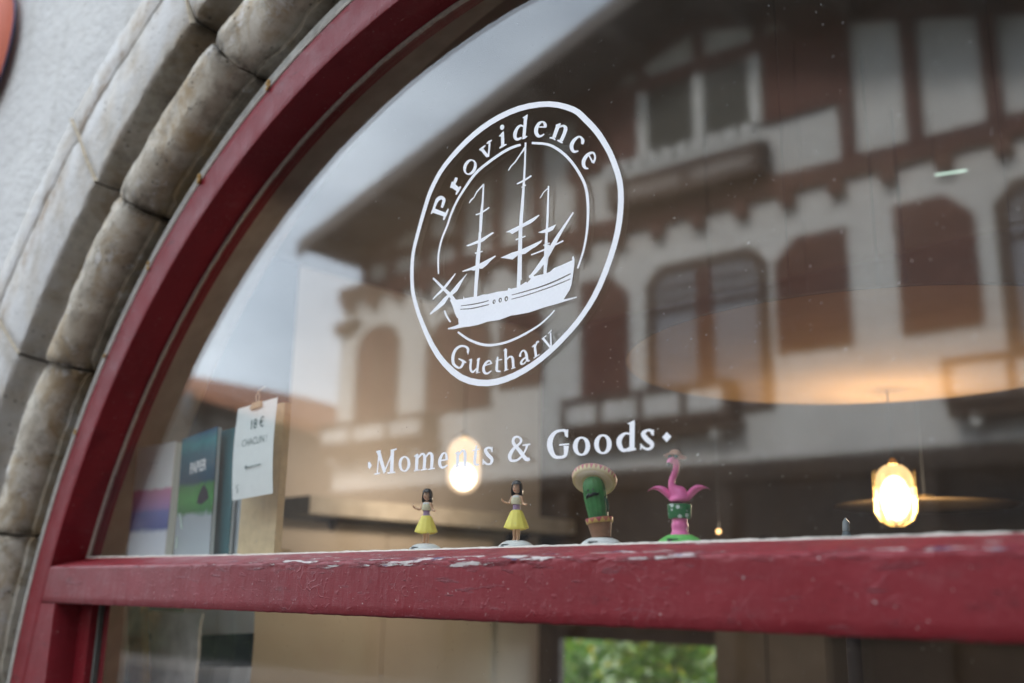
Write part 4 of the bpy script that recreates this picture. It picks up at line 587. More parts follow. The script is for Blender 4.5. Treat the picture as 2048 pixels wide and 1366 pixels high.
# post and boards right of the rear window
MB().box((wx1+.02, BY-.06, .02), (wx1+.15, BY-.002, EYE+.3)).build('door_post', DK, shop)
sh = thing('grey_wardrobe', 'tall grey brown panelled wardrobe right of the rear window', 'wardrobe', (-2.42, BY-.22, .02))
MB().box((-.28, -.2, 0), (.30, .2, EYE-.06), .006).build('carcass', plain('grey_brown_board', (.11, .092, .075), .7, .15, 8), sh)
for x0_, x1_ in ((-.265, -.005), (.005, .285)):
    MB().box((x0_, -.218, .06), (x1_, -.202, EYE-.10), .004).build('door_panel', plain('grey_brown_door', (.13, .11, .09), .6, .15, 8), sh)
shf = thing('wall_shelf', 'grey brown shelf board on the beige side wall below the warm lamp glow', 'shelf', (SX, 2.42, EYE+.345))
MB().box((.002, -.95, 0), (.30, .92, .085), .004).build('board', plain('shelf_board', (.36, .325, .27), .6, .15, 12), shf)
for y in (-.7, .65): MB().prism([(.004, 0), (.2, 0), (.004, -.16)], y-.01, y+.01).build('bracket', DK, shf)
cb = thing('beige_cabinet', 'plain beige cabinet against the side wall under the shelf', 'cabinet', (SX+.002, 2.3, .02))
MB().box((0, -1.05, 0), (.12, .55, EYE+.31), .02).build('carcass', plain('cabinet_beige', (.50, .43, .345), .6, .06, 3), cb, True)
MB().box((.121, -1.0, .1), (.128, -.24, EYE+.28), .004).build('door', plain('cabinet_beige', (.47, .405, .325), .6, .06, 3), cb)
MB().box((.121, -.23, .1), (.128, .51, EYE+.28), .004).build('door', plain('cabinet_beige', (.47, .405, .325), .6, .06, 3), cb)

# pendant lamps (both lit)
def lamp_mat(name, col, st):
    t = NT(name); t.n.remove(t.b)
    e = t.new('Emission'); e.inputs[0].default_value = (*col, 1); e.inputs[1].default_value = st
    tr = t.new('BsdfTransparent'); ad = t.new('AddShader'); t.lk(e.outputs[0], ad.inputs[0]); t.lk(tr.outputs[0], ad.inputs[1]); t.lk(ad.outputs[0], t.out.inputs['Surface']); return t.m
BRASS = plain('aged_brass', (.50, .34, .12), .35, .2, 30, .5, metal=.8)
SHADE = plain('amber_enamel', (.20, .13, .06), .48, .04, 6, .4)
BLACKM = plain('black_metal', (.02, .02, .02), .4, .2, 30)
def pendant(name, label, loc, s, glow, watts, shade_r, shade_dz, cage=True):
    t = thing(name, label, 'lamp', loc, 0, 'pendant lamps in the room')
    r_, h = .049*s, .083*s
    pf = [(.001, -h)]+[(r_*math.sin(R(a)), -h+r_-r_*math.cos(R(a))) for a in (20, 40, 60, 80, 90)]+[(r_, h-r_)]+[(r_*math.cos(R(a)), h-r_+r_*math.sin(R(a))) for a in (20, 40, 60)]
    MB().lathe(pf, 24).build('glass_shade', lamp_mat('lit_lamp_glass', (1, .62, .27) if cage else (1, .68, .42), glow), t, True)
    b = MB()
    for k in range(4):
        a = R(45*k+10); c, q = math.cos(a)*(r_+.006), math.sin(a)*(r_+.006)
        p_ = [(c*math.cos(R(u)), q*math.cos(R(u)), -h*1.06 * (1 if False else 1)+(1-0)*0+ (h*1.06)*(1-math.sin(R(90-u)) if u < 0 else 1-math.sin(R(90-u))) ) for u in ()]
        line = [(c, q, h*.75), (c, q, 0), (c, q, -h*.55), (c*.8, q*.8, -h*.86), (c*.3, q*.3, -h*1.05), (-c*.3, -q*.3, -h*1.05), (-c*.8, -q*.8, -h*.86), (-c, -q, -h*.55), (-c, -q, 0), (-c, -q, h*.75)]
        b.tube(line, .0006*s, 6)
    for z in (-h*.45, h*.2):
        b.tube([((r_+.0065)*math.cos(R(a)), (r_+.0065)*math.sin(R(a)), z) for a in range(0, 361, 20)], .0006*s, 6)
    if cage: b.build('wire_cage', BRASS, t, True)
    MB().lathe([(.001, h*.97), (r_*.26, h*.97), (r_*.27, h*1.02), (r_*.2, h*1.1), (r_*.1, h*1.16), (.001, h*1.16)], 24).build('cap', BRASS, t, True)
    MB().ell((0, 0, -.012*s if cage else -.034*s), (r_*.80, r_*.80, h*.74) if cage else (r_*.72, r_*.72, r_*.78)).build('bulb', lamp_mat('lit_bulb_core', (1, .80, .46) if cage else (1, .86, .62), .75), t, True)
    top = CEILZ-loc[2]
    MB().tube([(0, 0, h*1.1), (0, 0, top)], .0018, 8).build('cord', BLACKM, t)
    if shade_r:
        MB().lathe([(.02, shade_dz+.095), (shade_r*.28, shade_dz+.088), (shade_r*.55, shade_dz+.064), (shade_r*.8, shade_dz+.033), (shade_r, shade_dz), (shade_r*.99, shade_dz-.003), (shade_r*.785, shade_dz+.029), (shade_r*.53, shade_dz+.058), (shade_r*.27, shade_dz+.080), (.02, shade_dz+.087)], 64).build('disc_shade', SHADE, t, True)
    L = bpy.data.lights.new('bulb', 'POINT'); L.energy = watts; L.color = (1, .79, .57) if cage else (1, .80, .62); L.shadow_soft_size = .031*s
    lo = bpy.data.objects.new('bulb', L); COL.objects.link(lo); lo.parent = t; lo.location = (0, 0, -.018*s if cage else -.040*s)
    return t
pendant('pendant_lamp', 'lit caged capsule pendant lamp hanging low on the right, right of the flamingo', (-1.172, 1.5, EYE+.284), 1.0, .22, 7.5, 0, .235)
pendant('pendant_lamp', 'large lit pendant lamp glowing behind the word Moments', (-3.44, 2.0, EYE+.585), 1.6, .13, 5.6, 0, .4, False)
t = thing('pendant_lamp', 'unlit pendant with thin flat brass disc shade seen edge-on beside the capsule lamp', 'lamp', (-1.255, 1.9, EYE+.285), 0, 'pendant lamps in the room')
MB().lathe([(.01, .008), (.15, .006), (.262, .001), (.268, -.001), (.262, -.003), (.15, 0), (.01, .002)], 64).build('disc_shade', SHADE, t, True)
MB().tube([(0, 0, .006), (0, 0, CEILZ-EYE-.285)], .003, 8).build('cord', BLACKM, t)
MB().lathe([(.001, .03), (.03, .03), (.036, .004), (.001, .004)], 20).build('socket', BRASS, t, True)
t = thing('bulb_lamp', 'tiny warm globe bulb glowing low behind the flamingo', 'lamp', (-1.738, 1.5, EYE+.2))
MB().ell((0, 0, 0), (.008, .008, .008)).build('glass_bulb', lamp_mat('small_lit_bulb', (1, .55, .22), .6), t, True)
MB().tube([(0, 0, .007), (0, 0, .03)], .004, 8).build('socket', BLACKM, t); MB().tube([(0, 0, .03), (0, 0, CEILZ-EYE-.2)], .0015, 6).build('cord', BLACKM, t)
cn = thing('ceiling_canopy', 'broad round plywood canopy hung above the caged lamp and lit warm from below', 'canopy', (-1.03, 1.11, EYE+.572))
MB().lathe([(.01, 0), (.25, -.0005), (.600, -.001), (.600, .004), (.01, .008)], 72).build('canopy_board', plain('warm_plywood', (.17, .105, .052), 1, .1, 5, 0), cn, True)
b = MB(); vs = []
for i in range(72):
    a = 2*math.pi*i/72
    for r_, z in ((.6003, -.0012), (.6022, -.0004), (.6022, .0042), (.6003, .0048)): vs.append((r_*math.cos(a), r_*math.sin(a), z))
b.add(vs, [(i*4+k, i*4+(k+1) % 4, ((i+1) % 72)*4+(k+1) % 4, ((i+1) % 72)*4+k) for i in range(72) for k in range(4)]); b.build('canopy_rim', plain('canopy_edge', (.085, .062, .042), 1, .1, 9, 0), cn, True)
for a in range(3): MB().tube([(.33*math.cos(2.1*a+.4), .33*math.sin(2.1*a+.4), .008), (.33*math.cos(2.1*a+.4), .33*math.sin(2.1*a+.4), CEILZ-EYE-.572)], .0008, 6).build('hanging_wire', BLACKM, cn)
# narrow light tube near the ceiling
t = thing('light_tube', 'thin pale green lit tube hanging high on the right', 'lamp', (-1.167, 2.0, EYE+1.383))
MB().tube([(0, 0, 0), (.10, 0, -.013)], .0036, 8).build('tube', lamp_mat('lit_tube', (.72, 1, .85), .16), t)
MB().tube([(0, 0, .004), (0, 0, CEILZ-EYE-1.383)], .0015, 6).build('wire', BLACKM, t)
# garden seen through the rear window
def leaf_mat():
    t = NT('garden_leaves'); oi = t.new('ObjectInfo'); v = t.world()
    c = t.ramp(t.noise(v, 5.5, 3), [(.34, (.04, .11, .02)), (.5, (.12, .26, .04)), (.6, (.25, .38, .05)), (.68, (.75, .58, .05))])
    tl = t.new('BsdfTranslucent'); t.lk(c, tl.inputs[0]); t.set(c, .5, .4); mxs = t.new('MixShader'); mxs.inputs[0].default_value = .45
    t.lk(t.b.outputs[0], mxs.inputs[1]); t.lk(tl.outputs[0], mxs.inputs[2]); t.lk(mxs.outputs[0], t.out.inputs['Surface']); return t.m
LEAF = leaf_mat(); HEDGE = plain('dark_hedge_leaves', (.018, .028, .012), .7, .4, 9)
def shrub(name, label, c, rx, ry, rz, n, sz):
    t = thing(name, label, 'shrub', (c[0], c[1], -.095), 0, 'shrubs in the garden behind the shop'); b = MB(); h = c[2]+.095
    for q in range(n):
        u = Vector((random.gauss(0, 1), random.gauss(0, 1), random.gauss(0, 1))).normalized()*random.uniform(.55, 1.02)
        k = 1+.25*noise.noise(u*2.3+Vector((c[0], 0, 0)))
        p = Vector((u.x*rx*k, u.y*ry*k, h+u.z*rz*k)); a = Vector((random.gauss(0, 1), random.gauss(0, 1), random.gauss(0, .6))).normalized()
        w = a.cross(Vector((random.random(), random.random(), 1))).normalized(); s_ = sz*random.uniform(.6, 1.3)
        b.add([p-a*s_, p+w*s_*.45+Vector((0, 0, .1*s_)), p+a*s_, p-w*s_*.45+Vector((0, 0, .1*s_))], [(0, 1, 2, 3)])
    b.build('foliage', LEAF, t)
    s_ = MB()
    for q in range(4):
        a = 1.6*q; s_.tube([(0, 0, 0), (.1*math.cos(a), .1*math.sin(a), h*.5), (.5*rx*math.cos(a), .5*ry*math.sin(a), h)], [.05, .04, .015], 7)
    s_.build('trunk', plain('bark', (.10, .07, .05), .9, .3, 30), t)
shrub('garden_shrub', 'green shrub outside the left half of the rear window', (-5.6, 5.6, .9), 1.0, .8, 1.3, 2600, .075)
shrub('garden_shrub', 'yellow green leafy shrub outside the right half of the rear window', (-4.3, 5.9, .9), 1.0, .8, 1.35, 2600, .08)
shrub('garden_shrub', 'tall dark shrub behind the two others in the garden', (-6.4, 7.4, 1.6), 2.2, 1.0, 2.0, 3000, .11)

# ------------------------------------------------------------------ display shelf and what stands on it
sill = thing('window_sill', 'narrow cream display sill behind the glass on top of the transom', 'sill', (CX, .01, EYE+.0545))
MB().box((-1.58, 0, 0), (1.58, .17, .022), .002).build('sill_board', plain('cream_sill', (.62, .58, .50), .6, .1, 20), sill)
SZ = EYE+.0765
SKIN_M = plain('tan_plastic', (.74, .47, .31), .45, .05, 60); HAIR = plain('black_plastic', (.012, .014, .018), .3, .2, 60, .6)
YEL = plain('yellow_plastic', (.90, .78, .14), .45, .06, 60); CREAM = plain('cream_plastic', (.72, .68, .47), .5, .06, 200)
LIL = plain('lilac_plastic', (.40, .28, .46), .45, .05, 60); WHITEP = plain('white_plastic', (.76, .77, .75), .4, .03, 40)
DARKP = plain('dark_grey_plastic', (.05, .055, .06), .35, .1, 40); REDP = plain('lip_red', (.5, .06, .05), .4)
def solar_base(t, mat, r=.027, h=.0125):
    MB().lathe([(.001, 0), (r*1.02, 0), (r*1.04, .002), (r*.98, .0045), (r*.80, .0085), (r*.55, h*.93), (r*.2, h), (.001, h)], 36, None, 1.12, .9).build('base', mat, t, True)
    b = MB()
    for q in range(-1, 2): b.box((-r*.52, -r*.90-.001*q*0, .0035+.0016*q), (r*.05, -r*.62, .0042+.0016*q))
    b.build('solar_slot', DARKP, t)
def hula(label, loc, rz):
    t = thing('hula_dancer', label, 'figurine', loc, rz, 'dashboard figurines on the window sill'); t.scale = (1.05,)*3
    solar_base(t, WHITEP)
    P_ = [(0, 0, .060), (0, 0, .070), (0, .0005, .080), (0, .0003, .0865), (-.0088, 0, .0815), (-.0125, -.0035, .0715), (-.0195, -.0105, .0745), (-.0215, -.0125, .0795),
          (.0088, 0, .0815), (.0128, .0005, .0705), (.0215, -.0075, .0685), (.0258, -.0090, .0682), (-.0042, 0, .050), (-.0036, .0006, .032), (-.0037, 0, .0135), (-.004, -.004, .0130),
          (.0042, 0, .050), (.0036, .0006, .032), (.0037, 0, .0135), (.0042, -.004, .0130)]
    E_ = [(0, 1), (1, 2), (2, 3), (2, 4), (4, 5), (5, 6), (6, 7), (2, 8), (8, 9), (9, 10), (10, 11), (0, 12), (12, 13), (13, 14), (14, 15), (0, 16), (16, 17), (17, 18), (18, 19)]
    Rr = [.0062, .0052, .0062, .0024, .0030, .0023, .0018, .0020, .0030, .0023, .0018, .0024, .0046, .0036, .0028, .0022, .0046, .0036, .0028, .0022]
    link('body', skin(P_, E_, Rr, 2), SKIN_M, t, True)
    hd = MB().ell((0, -.0005, .0965), (.0066, .0070, .0088), n=18, m=12); hd.ell((0, -.0078, .0955), (.0011, .0014, .0018), n=8, m=6)
    hd.build('head', SKIN_M, t, True)
    e = MB()
    for x in (-.0026, .0026):
        e.ell((x, -.0070, .0978), (.0012, .0007, .0008), n=8, m=6); e.box((x-.0016, -.0073, .0996), (x+.0016, -.0062, .1000))
    e.build('eyes', DARKP, t, True)
    MB().ell((0, -.0071, .0921), (.0018, .0008, .0007), n=8, m=6).build('mouth', REDP, t, True)
    hb = MB(); vs = []; fs = []; na, nz = 28, 14
    for i in range(nz+1):
        u = i/nz
        for k in range(na+1):
            a = R(-34+248*k/na)            # open at the face
            th = u*math.pi*.5
            if u < .5: q = math.sin(u*2*math.pi/2); z = .0985+.0108*math.cos(u*2*math.pi/2)
            else: q = 1+.10*math.sin((u-.5)*2*math.pi); z = .0985-(u-.5)*2*.0140
            face = max(0, math.cos(a+math.pi/2))
            r_ = .0088*q; x = r_*math.cos(a)*1.06; y = r_*math.sin(a)*1.05+.0008
            vs.append((x, y, z-.0005*math.sin(k*2.1)*(u > .9)))
    for i in range(nz):
        for k in range(na): fs.append((i*(na+1)+k, i*(na+1)+k+1, (i+1)*(na+1)+k+1, (i+1)*(na+1)+k))
    hb.add(vs, fs)
    hb.lathe([(.001, .1094), (.004, .1088), (.0068, .1068), (.0080, .1040), (.0082, .1018), (.0070, .1020), (.001, .1030)], 24, Matrix.Translation((0, -.0003, 0)), 1.06, 1.0)
    hb.build('hair', HAIR, t, True)
    b = MB().lathe([(.0072, .0700), (.0092, .0702), (.0098, .0725), (.0096, .0775), (.0088, .0806), (.0070, .0810)], 24, None, 1.0, .82); b.build('bust_band', CREAM, t, True)
    b = MB().lathe([(.0066, .0806), (.0080, .0812), (.0072, .0840), (.0050, .0846)], 20, None, 1, .85); b.build('garland', WHITEP, t, True)
    MB().lathe([(.0068, .0590), (.0070, .0605), (.0062, .0660), (.0068, .0704), (.0060, .0706)], 24, None, 1, .85).build('waistband', LIL, t, True)
    b = MB(); vs = []; fs = []; na = 44
    lv = [(.0066, .0610), (.0088, .0590), (.0112, .0530), (.0142, .0450), (.0170, .0370), (.0186, .0318), (.0180, .0306), (.0150, .0345), (.0100, .0480), (.0060, .0585)]
    for j, (r_, z) in enumerate(lv):
        for k in range(na):
            a = 2*math.pi*k/na; w = 1+.03*math.sin(a*11)*(j > 1)*(j < 8); dz = .0018*math.sin(a*2+.7)*max(0, (.055-z)/.025)
            vs.append((1.13*r_*w*math.cos(a), r_*w*math.sin(a), z+dz))
    for j in range(len(lv)-1):
        for k in range(na): fs.append((j*na+k, j*na+(k+1) % na, (j+1)*na+(k+1) % na, (j+1)*na+k))
    b.add(vs, fs).build('skirt', YEL, t, True)
hula('smaller looking hula dancer figurine in yellow skirt below the word Moments', (-1.437, .045, SZ), R(12))
hula('hula dancer figurine in yellow skirt standing next to the sombrero cactus', (-1.203, .045, SZ), R(10))

# cactus with sombrero in a clay pot
ct = thing('cactus_figurine', 'smiling green cactus figurine with moustache and striped sombrero in a clay pot', 'figurine', (-1.018, .047, SZ), R(22), 'dashboard figurines on the window sill')
ct.scale = (1.06,)*3; solar_base(ct, WHITEP, .027, .0125)
TI = Matrix.Translation((0, 0, .0120)) @ Matrix.Rotation(R(-7), 4, 'Y')
CLAY = plain('clay_plastic', (.30, .155, .085), .6, .1, 80); GRN = plain('cactus_green_plastic', (.045, .20, .055), .45, .25, 60)
def zigzag(name, base, zig, n, z0, z1):
    t = NT(name); tc = t.new('TexCoord'); sx = t.new('SeparateXYZ'); t.lk(tc.outputs['Object'], sx.inputs[0])
    at = t.new('Math', operation='ARCTAN2'); t.lk(sx.outputs['Y'], at.inputs[0]); t.lk(sx.outputs['X'], at.inputs[1])
    f = t.math('FRACT', t.math('MULTIPLY', at.outputs[0], n/(2*math.pi)))
    tri = t.math('ABSOLUTE', t.math('SUBTRACT', f, .5))
    mr = t.new('MapRange'); mr.inputs['From Min'].default_value = z0; mr.inputs['From Max'].default_value = z1; t.lk(sx.outputs['Z'], mr.inputs['Value'])
    k = t.math('LESS_THAN', tri, t.math('MULTIPLY', mr.outputs[0], .5))
    c = t.mix(k, base, zig)
    alt = t.math('LESS_THAN', t.math('FRACT', t.math('MULTIPLY', at.outputs[0], n/(4*math.pi))), .5)
    c2 = t.mix(alt, c, t.mix(k, base, (.50, .16, .10)))
    return t.set(c2, .5)
MB().lathe([(.001, 0), (.0138, 0), (.0142, .001), (.0182, .0215), (.0180, .0216), (.001, .0216)], 32).build('pot', CLAY, ct, True, TI)
b = MB().lathe([(.0176, .0212), (.0196, .0214), (.0202, .0222), (.0208, .0282), (.0204, .0290), (.0186, .0290), (.0180, .0262), (.001, .0262)], 32)
rim = b.build('pot_rim', zigzag('pot_rim_zigzag', (.62, .42, .12), (.42, .08, .10), 12, .0215, .0285), ct, True); rim.matrix_local = TI
b = MB(); vs = []; fs = []; na = 72
cp = [(.0135, .0255), (.0150, .034), (.0163, .046), (.0170, .058), (.0170, .070), (.0163, .078), (.0145, .0845), (.0110, .0890), (.0060, .0915), (.0005, .0922)]
TC = TI @ Matrix.Translation((0, 0, 0)) @ Matrix.Rotation(R(-1), 4, 'Y')
for j, (r_, z) in enumerate(cp):
    for k in range(na):
        a = 2*math.pi*k/na; w = 1+.055*abs(math.cos(a*7))-.03
        vs.append((r_*w*math.cos(a)-.0015*(z/.09)**2, r_*w*math.sin(a), z))
for j in range(len(cp)-1):
    for k in range(na): fs.append((j*na+k, j*na+(k+1) % na, (j+1)*na+(k+1) % na, (j+1)*na+k))
b.add(vs, fs).build('cactus_body', GRN, ct, True, TC)
b = MB()
for x in (-.0058, .0022): b.ell((x, -.0170, .0700), (.0015, .0010, .0017), n=8, m=6)
b.build('eyes', DARKP, ct, True, TC)
b = MB(); b.tube([(-.0105, -.0145, .0585), (-.0085, -.0158, .0618), (-.0050, -.0174, .0632), (-.0018, -.0176, .0618), (.0014, -.0176, .0634), (.0050, -.0174, .0634), (.0082, -.0160, .0622), (.0098, -.0148, .0648)], [.0008, .0023, .0028, .0021, .0028, .0024, .0016, .0007], 8)
b.build('moustache', HAIR, ct, True, TC)
b = MB(); b.tube([(.0155, -.0055, .058), (.0178, -.0075, .054), (.0186, -.0078, .044), (.0178, -.0072, .038), (.0160, -.006, .036)], [.0014, .0022, .0022, .0020, .0012], 8); b.build('arm', plain('dark_green_plastic', (.012, .05, .02), .5), ct, True, TC)
TH = TC @ Matrix.Translation((-.0022, .0062, .0830)) @ Matrix.Rotation(R(-34), 4, 'X') @ Matrix.Rotation(R(4), 4, 'Y')
straw = plain('straw_yellow_plastic', (.76, .65, .39), .6, .05, 200)
b = MB().lathe([(.0120, .0035), (.0150, .0010), (.0250, -.0005), (.0310, .0010), (.0322, .0020), (.0318, .0036), (.0250, .0022), (.0150, .0042), (.0128, .0160), (.0080, .0200), (.001, .0205)], 48)
hat = b.build('sombrero', straw, ct, True); hat.matrix_local = TH
b = MB().lathe([(.0312, .0005), (.0326, .0015), (.0346, .0085), (.0343, .0098), (.0330, .0085), (.0316, .0030)], 60)
hr = b.build('sombrero_rim', zigzag('sombrero_zigzag', (.68, .56, .26), (.52, .10, .12), 30, .0015, .0092), ct, True); hr.matrix_local = TH

# flamingo
fl = thing('flamingo_figurine', 'pink flamingo figurine with straw hat, sunglasses and green flowered shorts', 'figurine', (-.869, .047, SZ), R(24), 'dashboard figurines on the window sill')
PINK = plain('flamingo_pink_plastic', (.88, .20, .46), .4, .06, 60); LGREEN = plain('lime_green_plastic', (.16, .55, .13), .45, .08, 60)
fl.scale = (1.05,)*3; solar_base(fl, LGREEN, .027, .0130)
MB().lathe([(.001, .0120), (.0140, .0120), (.0128, .0142), (.0112, .0160), (.0110, .0200), (.0114, .0225), (.0118, .0262), (.0108, .0290), (.0104, .0320), (.0112, .0400), (.001, .0400)], 28).build('legs', PINK, fl, True)
t_ = NT('green_flowered_shorts'); v = t_.coord(); vo = t_.new('TexVoronoi'); vo.inputs['Scale'].default_value = 105; t_.lk(v, vo.inputs['Vector'])
SHORTS = t_.set(t_.mix(t_.ramp(vo.outputs['Distance'], [(.26, 1.), (.34, 0.)]), (.02, .17, .05), (.62, .72, .68)), .5)
MB().lathe([(.0100, .0345), (.0152, .0348), (.0158, .0360), (.0170, .0520), (.0168, .0545), (.0130, .0550)], 32, None, 1, .86).build('shorts', SHORTS, fl, True)
P_ = [(0, 0, .056), (0, 0, .066), (-.002, -.003, .073), (-.0078, -.0068, .076), (-.0092, -.0082, .084), (-.0070, -.0080, .092), (-.0032, -.0078, .0995), (-.0010, -.0080, .107), (-.0018, -.0086, .114), (-.0042, -.0100, .1185)]
link('body', skin(P_, [(i, i+1) for i in range(9)], [.0165, .0160, .0130, .0070, .0052, .0047, .0046, .0048, .0056, .0064], 2), PINK, fl, True)
for s_ in (-1, 1):
    L_ = [(s_*.0100, .002, .062), (s_*.0170, .0012, .071), (s_*.0260, 0, .0785), (s_*.0360, -.001, .0800), (s_*.0440, -.001, .0745)]
    b = MB(); vs = []; fs = []
    wd = [.0070, .0104, .0110, .0086, .0016]
    for i, (x, y, z) in enumerate(L_):
        for k in range(10):
            a = 2*math.pi*k/10; vs.append((x+s_*-.004*math.sin(a)*wd[i]/.008, y+wd[i]*math.cos(a), z+.0028*math.sin(a)*min(1, wd[i]/.006)))
    fs = [(i*10+k, i*10+(k+1) % 10, (i+1)*10+(k+1) % 10, (i+1)*10+k) for i in range(4) for k in range(10)]+[tuple(range(10)), tuple(40+k for k in range(9, -1, -1))]
    link('wing', subsurf((lambda me: (me.from_pydata(b.add(vs, fs).v, [], b.f), me)[1])(bpy.data.meshes.new('w')), 1), PINK, fl, True)
b = MB(); b.tube([(-.0052, -.0130, .1165), (-.0082, -.0185, .1140), (-.0098, -.0215, .1100)], [.0048, .0040, .0030], 12); b.build('beak', PINK, fl, True)
b = MB(); b.tube([(-.0096, -.0214, .1106), (-.0098, -.0226, .1072), (-.0088, -.0222, .1048)], [.0031, .0026, .0006], 10); b.build('beak_tip', HAIR, fl, True)
b = MB()
for x in (-.0086, -.0006): b.ell((x, -.0152, .1208), (.0036, .0012, .0026), n=12, m=8)
b.box((-.0056, -.0156, .1212), (-.0034, -.0146, .1218)); b.build('sunglasses', plain('teal_glasses', (.02, .10, .11), .15, .1, 40, .7), fl, True)
TF = Matrix.Translation((-.0028, -.0085, .1232)) @ Matrix.Rotation(R(6), 4, 'Y') @ Matrix.Rotation(R(-6), 4, 'X')
MB().lathe([(.0050, .0002), (.0120, -.0006), (.0160, -.0022), (.0163, -.0014), (.0120, .0006), (.0085, .0016), (.0078, .0050), (.0050, .0074), (.001, .0080)], 36, TF).build('straw_hat', plain('tan_straw_plastic', (.40, .22, .14), .6, .1, 200), fl, True)

# price card on a bulldog clip, booklets and a pine stand at the left end
pc = thing('price_card', 'white handwritten price card hanging from a small brass clip in front of a pine stand', 'card', (-2.068, .05, EYE+.431))
CARD = plain('white_card', (.83, .85, .82), .7, .02, 40)
TP = Matrix.Rotation(R(-2.5), 4, 'Y')
b = MB()
b.v = []; W_, H_ = .172, .222; nn = 10
for i in range(nn+1):
    for k in range(2):
        z = -H_*i/nn; y = -.006*math.sin(i/nn*3.0); b.v.append((-W_/2+W_*k, y, z)); 
for i in range(nn): b.f.append((2*i, 2*i+1, 2*i+3, 2*i+2))
b2 = MB(); n0 = len(b.v); b2.v = b.v+[(x, y+.0008, z) for x, y, z in b.v]; b2.f = b.f+[tuple(q+n0 for q in reversed(f)) for f in b.f]
b2.build('card_sheet', CARD, pc, True, TP)
INK = plain('grey_green_ink', (.10, .17, .16), .7); TX = lambda x, y, z: TP @ Matrix.Translation((x, y, z)) @ Matrix.Rotation(R(90), 4, 'X')
text('18 €', .034, INK, 'price_lettering', pc, TX(.01, -.0048, -.062), 0, .95); text('CHACUN !', .025, INK, 'word_lettering', pc, TX(.006, -.0066, -.100), -.0002, .9)
b = MB(); b.tube([(.04, -.0078, -.151), (-.028, -.0078, -.151)], .0009, 6); b.tube([(-.018, -.0078, -.146), (-.028, -.0078, -.151), (-.018, -.0078, -.156)], .0009, 6); b.build('arrow', INK, pc, False, TP)
b = MB(); b.tube([(-.057, -.0040, -.188), (-.065, -.0040, -.190), (-.064, -.0038, -.196), (-.058, -.0038, -.200), (-.062, -.0036, -.206)], .0007, 6); b.build('small_mark', INK, pc, False, TP)
b = MB(); b.box((-.024, -.006, -.013), (.024, .004, -.004), .001); b.box((-.020, -.004, -.004), (.020, .003, .003), .001); b.build('clip', plain('clip_brass', (.45, .32, .16), .4, .1, 40, .5), pc, False, TP)
b = MB(); b.tube([(-.004, 0, .002), (-.008, 0, .018), (0, 0, .028), (.007, 0, .018), (.004, 0, .002)], .0012, 6); b.tube([(0, 0, .027), (-.003, .02, .045)], .0008, 6); b.build('wire', plain('pale_string', (.6, .52, .38), .6), pc, True, TP)

st = thing('pine_stand', 'pale pine board standing behind the price card', 'stand', (-2.105, .10, SZ))
MB().box((-.085, 0, 0), (.075, .02, .36), .002).build('board', WOOD, st)
MB().box((-.04, .02, 0), (.04, .07, .02), .002).build('foot', WOOD, st)

def print_mat(name, stops, sc=30, am=.06, rough=.45):
    """printed cover: colour bands by height with a wandering edge"""
    t = NT(name); tc = t.new('TexCoord'); sx = t.new('SeparateXYZ'); t.lk(tc.outputs['Generated'], sx.inputs[0])
    n_ = t.noise(tc.outputs['Object'], sc, 4)
    z = t.math('ADD', sx.outputs['Z'], t.math('MULTIPLY', t.math('SUBTRACT', n_, .5), am)); return t.set(t.ramp(z, stops), rough, .4)
bk = thing('booklet', 'white booklet with pink and blue watercolour bands, leftmost on the sill', 'booklet', (-2.655, .10, SZ), R(1))
MB().box((-.112, 0, 0), (.098, .003, .315)).build('cover', print_mat('watercolour_cover', [(.0, (.76, .79, .86)), (.22, (.70, .75, .84)), (.27, (.06, .10, .36)), (.40, (.16, .17, .50)), (.46, (.48, .24, .52)), (.59, (.66, .24, .42)), (.62, (.90, .91, .92))]), bk)
MB().box((-.110, .0032, .001), (.098, .024, .313)).build('pages', plain('paper_edge', (.62, .70, .70), .8, .05, 200), bk)
b = MB(); b.box((-.045, -.0006, .262), (.012, -.0002, .2645)); b.box((-.03, -.0006, .250), (.004, -.0002, .2518)); b.build('faint_print', plain('grey_print', (.50, .52, .55), .7), bk)
bk = thing('magazine', 'dark teal magazine titled PAPIER with a green hill on its cover', 'magazine', (-2.366, .075, SZ), R(-5), 'magazines stacked on the sill')
TT = Matrix.Rotation(R(-3), 4, 'Y')
COV = print_mat('teal_night_cover', [(.0, (.40, .44, .47)), (.33, (.34, .38, .41)), (.37, (.035, .17, .035)), (.46, (.06, .28, .05)), (.56, (.05, .20, .04)), (.60, (.012, .05, .09)), (.82, (.02, .12, .17)), (.90, (.04, .26, .28)), (1., (.03, .10, .22))], 26, .10)
MB().box((-.106, 0, 0), (.106, .003, .318)).build('cover', COV, bk, False, TT)
MB().box((-.104, .0032, .001), (.105, .012, .316)).build('pages', plain('paper_edge', (.55, .62, .62), .8, .05, 200), bk, False, TT)
WP = plain('white_print', (.8, .82, .82), .7)
text('PAPIER', .040, WP, 'title_lettering', bk, TT @ Matrix.Translation((.008, -.0008, .216)) @ Matrix.Rotation(R(90), 4, 'X'), .0013, .80)
b = MB(); b.tube([(-.085, -.002, .118), (-.075, -.003, .112), (-.068, -.003, .095), (-.060, -.003, .078)], .0022, 6); b.tube([(-.09, -.002, .06), (-.086, -.003, .045), (-.09, -.003, .03)], .0022, 6); b.build('cover_thread', plain('pale_green_print', (.6, .72, .62), .6), bk, True, TT)
b = MB(); b.add([(.015, -.0008, .135), (.045, -.0008, .128), (.085, -.0008, .140), (.075, -.0008, .160), (.052, -.0008, .178), (.040, -.0008, .172), (.024, -.0008, .155)], [tuple(range(7))]); b.build('cover_picture', plain('dark_figure_print', (.03, .02, .025), .6), bk, False, TT)
